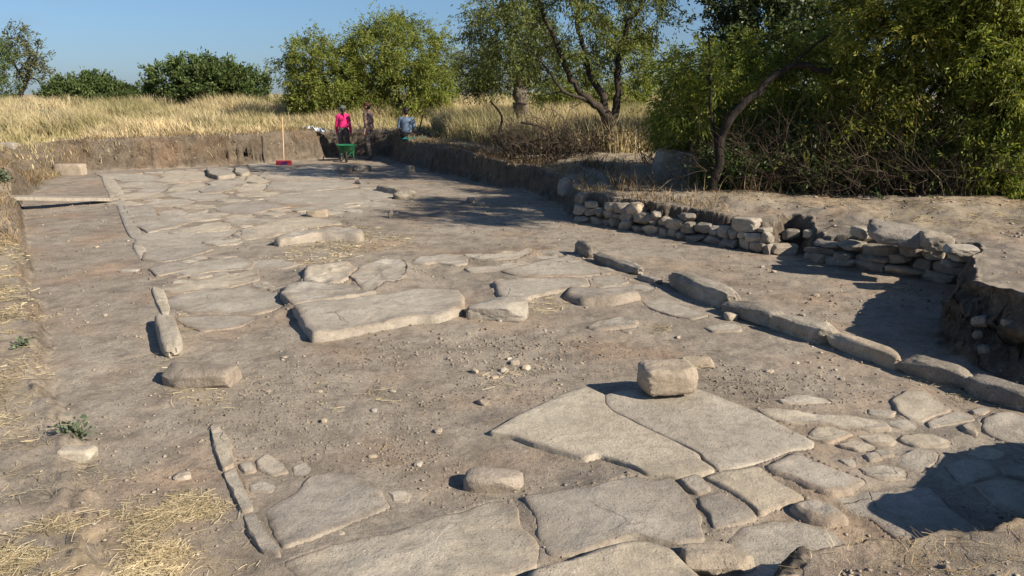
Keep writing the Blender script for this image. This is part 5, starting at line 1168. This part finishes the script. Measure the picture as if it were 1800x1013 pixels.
def standing(label, loc, rot, H, shirt_mat, trouser_mat, hat, hat_mat, yaw=0, arm=(.10, .04), stride=.10, women=False, open_shirt=False, look_down=.0):
    k = H/1.72
    def p(x, y, z): return (x*k, y*k, z*k)
    sw = .165 if women else .19; hw = .095
    B = []
    B += [('ell', p(0, 0, .98), (.15*k, .105*k, .13*k)), ('ell', p(0, 0, 1.15), (.125*k, .09*k, .14*k)), ('ell', p(0, .0, 1.32), (.16*k, .105*k, .14*k)), ('cap', p(-sw*.8, 0, 1.40), p(sw*.8, 0, 1.40), .06*k, .06*k), ('cap', p(0, 0, 1.38), p(0, .02, 1.52), .06*k, .05*k)]
    head(B, p(0, .03, 1.60), yaw)
    legs = []
    for s in (-1, 1):
        hip = p(s*hw, 0, .90); knee = p(s*(hw+.015), .03+s*stride*.4, .49); ank = p(s*(hw+.02), s*stride*.6-.02, .09)
        B += [('cap', hip, knee, .082*k, .055*k), ('cap', knee, ank, .055*k, .038*k), ('cap', ank, (ank[0], ank[1]+.14*k, .035*k), .036*k, .032*k)]
        legs.append((hip, knee, ank))
        sh = p(s*sw, 0, 1.39); el = p(s*(sw+.055), -.02+arm[1]*s, 1.10); wr = p(s*(sw+.075), arm[0]+arm[1]*s, .86)
        B += [('cap', sh, el, .05*k, .038*k), ('cap', el, wr, .038*k, .027*k)]
        hand(B, wr, p(s*(sw+.07), arm[0]+.03+arm[1]*s, .70), (0, 1, 0), (-s*.6, .8, 0))
    body = blob('person', B, .011, M_SKIN, None, loc, rot, 2); tag(body, label, 'person')
    T = [('ell', p(0, 0, .96), (.165*k, .125*k, .13*k))]
    for h, kn, an in legs: T += [('cap', h, kn, .098*k, .076*k), ('cap', kn, (an[0], an[1], an[2]+.0), .076*k, .066*k)]
    blob('trousers', T, .014, trouser_mat, body)
    S = [('ell', p(0, 0, 1.06), (.165*k, .118*k, .12*k)), ('ell', p(0, 0, 1.18), (.15*k, .11*k, .16*k)), ('ell', p(0, 0, 1.32), (.18*k, .122*k, .15*k)), ('cap', p(-sw*.85, 0, 1.40), p(sw*.85, 0, 1.40), .072*k, .072*k), ('cap', p(0, 0, 1.40), p(0, .005, 1.47), .07*k, .058*k)]
    if open_shirt: S += [('ell', p(0, -.02, 1.0), (.20*k, .13*k, .16*k)), ('ell', p(0, -.03, 1.2), (.185*k, .125*k, .2*k))]
    for s in (-1, 1):
        sh = p(s*sw, 0, 1.39); el = p(s*(sw+.055), -.02+arm[1]*s, 1.10); wr = p(s*(sw+.075), arm[0]+arm[1]*s, .88)
        S += [('cap', sh, el, .066*k, .054*k), ('cap', el, wr, .054*k, .042*k)]
    blob('shirt', S, .014, shirt_mat, body)
    if open_shirt:
        blob('undershirt', [('ell', p(0, .055, 1.22), (.10*k, .08*k, .22*k))], .012, M_DARKTEE, body)
        blob('neck_scarf', [('cap', p(-.05, .10, 1.44), p(-.02, .135, 1.20), .024, .016), ('cap', p(.05, .10, 1.44), p(.02, .13, 1.26), .024, .016)], .010, M_WHITE, body)
    for h, kn, an in legs: blob('shoe', [('ell', (an[0], an[1]+.06*k, .045*k), (.048, .135, .045))], .012, M_SHOE, body)
    c = np.array(p(0, .03, 1.60))
    if hat == 'sunhat':
        blob('hair', [('ell', c+np.array([0, -.02, .01]), (.088, .098, .095)), ('cap', c+np.array([.015, -.10, -.02]), c+np.array([.03, -.125, -.22]), .035, .018)], .010, M_HAIR, body)
        blob('hat', [('ell', c+np.array([0, 0, .075]), (.100, .115, .075)), ('ell', c+np.array([-.02, .02, .055]), (.13, .15, .02))], .012, hat_mat, body)
    else:
        f = np.array([-math.sin(yaw), math.cos(yaw), 0])
        blob('hair', [('ell', c-f*.025+np.array([0, 0, .0]), (.086, .088, .085))], .010, M_HAIR, body)
        blob('cap', [('ell', c+np.array([0, 0, .065]), (.094, .108, .065)), ('ell', c+f*.12+np.array([0, 0, .045]), (.07, .075, .014))], .010, hat_mat, body)
    return body
g = G(606, 278.3); standing('person in a bright pink top and grey-green hat, standing behind the green wheelbarrow', (g.x, g.y, hz(g.x, g.y)), .12, 1.62, M_PINK, M_TROUSER, 'sunhat', M_HATG, yaw=.4, arm=(.10, -.06), women=True, stride=.12)
g = G(650, 280); standing('person in a brown checked shirt, grey trousers and dark red cap, standing with arms down', (g.x, g.y, hz(g.x, g.y)), 1.25, 1.73, M_PLAID, M_GTROUSER, 'cap', M_CAP, yaw=.25, arm=(.03, .02), stride=.10, open_shirt=True)
# seated person, back to the camera
g = march(714, 246, 20); gz = g.z + .03; SY = g.y + .12
B = [('ell', (0, 0, .11), (.165, .13, .11)), ('ell', (0, .0, .28), (.13, .10, .15)), ('ell', (0, .02, .45), (.165, .11, .15)), ('cap', (-.15, .03, .55), (.15, .03, .55), .06, .06), ('cap', (0, .04, .53), (0, .06, .68), .058, .05)]
head(B, (0, .075, .765))
for s in (-1, 1):
    B += [('cap', (s*.18, .03, .54), (s*.235, .02, .28), .05, .04), ('cap', (s*.235, .02, .28), (s*.20, .20, .10), .04, .028)]; hand(B, (s*.20, .20, .10), (s*.17, .33, .03), (s, 0, 0), (-s, .2, 0))
LR = [('cap', (.10, .04, .09), (.46, .12, .11), .088, .062), ('cap', (.46, .12, .11), (.80, .04, .06), .062, .045)]
LL = [('cap', (-.10, .04, .09), (-.22, .44, .14), .088, .062), ('cap', (-.22, .44, .14), (-.10, .72, .06), .062, .045)]
B += [('cap', a, b, r0*.85, r1*.85) for _, a, b, r0, r1 in LR+LL] + [('cap', (.80, .04, .06), (.90, .08, .05), .035, .03), ('cap', (-.10, .72, .06), (-.06, .82, .05), .035, .03)]
seated = blob('person', B, .011, M_SKIN, None, (g.x, SY, gz), -.02, 2); tag(seated, 'person in a blue-grey shirt seated on the bank rim, back turned, dark-haired', 'person')
blob('trousers', [('ell', (0, .01, .12), (.19, .15, .12))]+[(t, a, b, r0*1.12, r1*1.2) for t, a, b, r0, r1 in LR+LL], .014, M_BLACKTR, seated)
S = [('ell', (0, 0, .22), (.165, .125, .13)), ('ell', (0, 0, .32), (.16, .118, .18)), ('ell', (0, .02, .46), (.185, .125, .16)), ('cap', (-.165, .03, .55), (.165, .03, .55), .07, .07)]
for s in (-1, 1): S += [('cap', (s*.18, .03, .54), (s*.235, .02, .30), .064, .056)]
blob('shirt', S, .014, M_BLUE, seated); blob('hair', [('ell', (0, .055, .80), (.092, .10, .105)), ('ell', (0, .02, .74), (.075, .06, .07))], .010, M_HAIR, seated)
for c in ((.90, .06, .06), (-.06, .80, .06)): blob('shoe', [('ell', c, (.12 if c[0] > 0 else .05, .05 if c[0] > 0 else .12, .05))], .012, M_DARKTEE, seated)
# teal mat
def cloth(name, label, cat, loc, lx, ly, mat, seed, amp=.05, thick=.012, rot=0, n=26, z0=0):
    u = np.linspace(-1, 1, n); U, Vv = np.meshgrid(u, u); x = U.ravel()*lx/2; y = Vv.ravel()*ly/2; p = xy0(x, y)
    x = x*(1+.12*fbm(p, 2, 2, seed+4)); y = y*(1+.15*fbm(p, 2, 2, seed+5))
    zz = np.abs(fbm(p, 5/max(lx, .3), 4, seed))*amp*2.2 + np.maximum(hzs(x+loc[0], y+loc[1]) - loc[2], -.05)
    top = np.stack([x, y, zz+thick], 1); bot = np.stack([x, y, zz-thick], 1); i = np.arange(n-1)[:, None]*n; j = np.arange(n-1)[None]
    q = np.stack([i+j, i+j+1, i+n+j+1, i+n+j], -1).reshape(-1, 4); q2 = q[:, ::-1]+n*n
    bd = list(range(n))+[n*k+n-1 for k in range(1, n)]+[n*(n-1)+k for k in range(n-2, -1, -1)]+[n*k for k in range(n-2, 0, -1)]
    bq = [(bd[(k+1) % len(bd)], bd[k], bd[k]+n*n, bd[(k+1) % len(bd)]+n*n) for k in range(len(bd))]
    return tag(link(name, npmesh(name, np.concatenate([top, bot]), np.concatenate([q, q2, np.array(bq)])), mat, None, loc, rot), label, cat)
g = march(727, 247, 20); g.y += .28; cloth('mat', 'crumpled teal mat under and beside the seated person', 'mat', (g.x, g.y, hz(g.x, g.y)), .7, .36, M_TEAL, 3, .05)
g = march(548, 229, 20); g.y += .3; cloth('plastic_sheet', 'crumpled grey-white plastic sheet on the edge of the cut section, left of the people', 'plastic sheet', (g.x, g.y, hz(g.x, g.y)), .62, .45, M_SHEET, 8, .10)
# pole in the bank
T = Tubes(); a = march(733, 240, 20); b = R(743, 203, a.y+.2); a.z = hz(a.x, a.y)-.05
T.add([(0, 0, 0), tuple((b-a)*.5+Vector((.006, 0, 0))), tuple(b-a)], [.02, .022, .018], 8)
tag(link('wooden_pole', T.mesh('wooden_pole'), M_TWIG, None, a), 'dark wooden pole stuck in the ground beside the seated person', 'pole')
# broom
a = G(499.5, 290); a.z = hz(a.x, a.y); b = R(496, 207, a.y + .32)
br = empty('broom', a, 'push broom with a red head leaning against the cut earth section', 'broom')
T = Tubes(); top = b-a; T.add([(0, 0, .11), tuple(Vector((0, 0, .11)).lerp(top, .5)), tuple(top)], [.016, .016, .016], 8, wob=0); T.V.append(tuple(top+Vector((0, 0, .012)))); 
for j in range(8): T.Q.append((16+j, 16+(j+1) % 8, 24, 24)) if False else None
T.V.pop(); link('handle', T.mesh('handle'), M_HANDLE, br)
def rbox(name, dims, loc, mat, parent, power=8.0, n=9, rot=(0, 0, 0)):
    V, Q = _cs[n]; nr = (np.abs(V)**power).sum(1)**(1/power); V = V/nr[:, None]*np.array(dims)/2
    o = link(name, npmesh(name, V, Q), mat, parent, loc); o.rotation_euler = rot; return o
rbox('brush_head', (.45, .07, .04), (0, 0, .115), M_RED, br)
def bristles(x0, x1, mat, seed):
    rg = np.random.RandomState(seed); n = 420; x = rg.uniform(x0, x1, n); y = rg.uniform(-.03, .03, n); P = np.stack([x, y, np.full(n, .10)], 1); d = np.stack([rg.normal(size=n)*.006+x*.03, rg.normal(size=n)*.01-.01, np.full(n, -.105)], 1)
    s = np.tile(np.array([[.003, 0, 0]]), (n, 1)); s2 = np.tile(np.array([[0, .003, 0]]), (n, 1))
    V = np.concatenate([np.stack([P-s, P+s, P+d+s, P+d-s], 1).reshape(-1, 3), np.stack([P-s2, P+s2, P+d+s2, P+d-s2], 1).reshape(-1, 3)])
    link('bristles', npmesh('bristles', V, np.arange(8*n).reshape(2*n, 4)), mat, br, smooth=False)
bristles(-.22, -.10, M_RED, 1); bristles(-.10, .10, M_PURPLE, 2); bristles(.10, .22, M_RED, 3)
# wheelbarrow: local +x is the front (wheel)
g = G(607, 284.5); wb = empty('wheelbarrow', (g.x, g.y+.25, hz(g.x, g.y)), 'green wheelbarrow with a rusty wheel in front of the person in pink', 'wheelbarrow', rot=-1.40); wb.scale = (.88, .88, .88)
def tray():
    prof = [(.40, .22, .17), (.46, .42, .27), (.50, .60, .345), (.515, .625, .355)]; xs = {.40: (-.24, .22), .46: (-.34, .36), .50: (-.41, .46), .515: (-.425, .475)}
    zs = [.30, .42, .555, .565]; V = []; m = 32
    def ring(z, x0, x1, w, inset):
        cx, hx = (x0+x1)/2, (x1-x0)/2-inset; w2 = w-inset
        for k in range(m):
            a = 2*math.pi*k/m; c, s = math.cos(a), math.sin(a); r = (abs(c)**5+abs(s)**5)**(-1/5)
            yy = s*r*w2*(1-.25*max(0, c)); V.append((cx+c*r*hx, yy, z))
    for (kk, hh, w), z in zip(prof, zs): ring(z, *xs[kk], w, 0)
    for (kk, hh, w), z in list(zip(prof, zs))[::-1]: ring(z+.008 if z < .5 else z, *xs[kk], w, .012)
    Q = []
    for r in range(7):
        for k in range(m): Q.append((r*m+k, r*m+(k+1) % m, (r+1)*m+(k+1) % m, (r+1)*m+k))
    me = bpy.data.meshes.new('tray'); me.from_pydata(V, [], Q + [tuple(range(m))[::-1], tuple(range(7*m, 8*m))]); me.update(); return me
link('tray', tray(), M_GREEN, wb)
for s in (-1, 1):
    T = Tubes(); T.add([(.50, s*.06, .20), (.20, s*.14, .285), (-.35, s*.24, .31), (-.55, s*.27, .45), (-.78, s*.29, .50)], [.017]*5, 8, wob=0); hd = link('handle', T.mesh('handle'), M_GREEN, wb)
    T = Tubes(); T.add([(-.70, s*.283, .483), (-.86, s*.295, .515)], [.024, .024], 8, wob=0); link('grip', T.mesh('grip'), M_GRIP, hd)
    T = Tubes(); T.add([(-.12, s*.20, .30), (-.20, s*.235, .10), (-.22, s*.24, .0), (-.30, s*.24, .0), (-.36, s*.235, .28)], [.016]*5, 8, wob=0); link('leg', T.mesh('leg'), M_GREEN, wb)
def torus(R_, r_, w, n=28, m=10):
    V = []; Q = []
    for i in range(n):
        a = 2*math.pi*i/n
        for j in range(m):
            b = 2*math.pi*j/m; rr = R_+r_*math.cos(b); V.append((rr*math.cos(a), w*math.sin(b), rr*math.sin(a)))
    for i in range(n):
        for j in range(m): Q.append((i*m+j, i*m+(j+1) % m, ((i+1) % n)*m+(j+1) % m, ((i+1) % n)*m+j))
    return np.array(V), np.array(Q)
wh = empty('wheel', (.56, 0, .19), None, None); wh.parent = wb
V, Q = torus(.145, .045, .042); link('tyre', npmesh('tyre', V, Q), M_RUBBER, wh)
V, Q = torus(.06, .055, .025); link('rim', npmesh('rim', V, Q), M_RUST, wh)
V, Q = _cs[6]; V = V/np.linalg.norm(V, axis=1)[:, None]; link('axle', npmesh('axle', V*np.array([.02, .10, .02]), Q), M_RUST, wh)
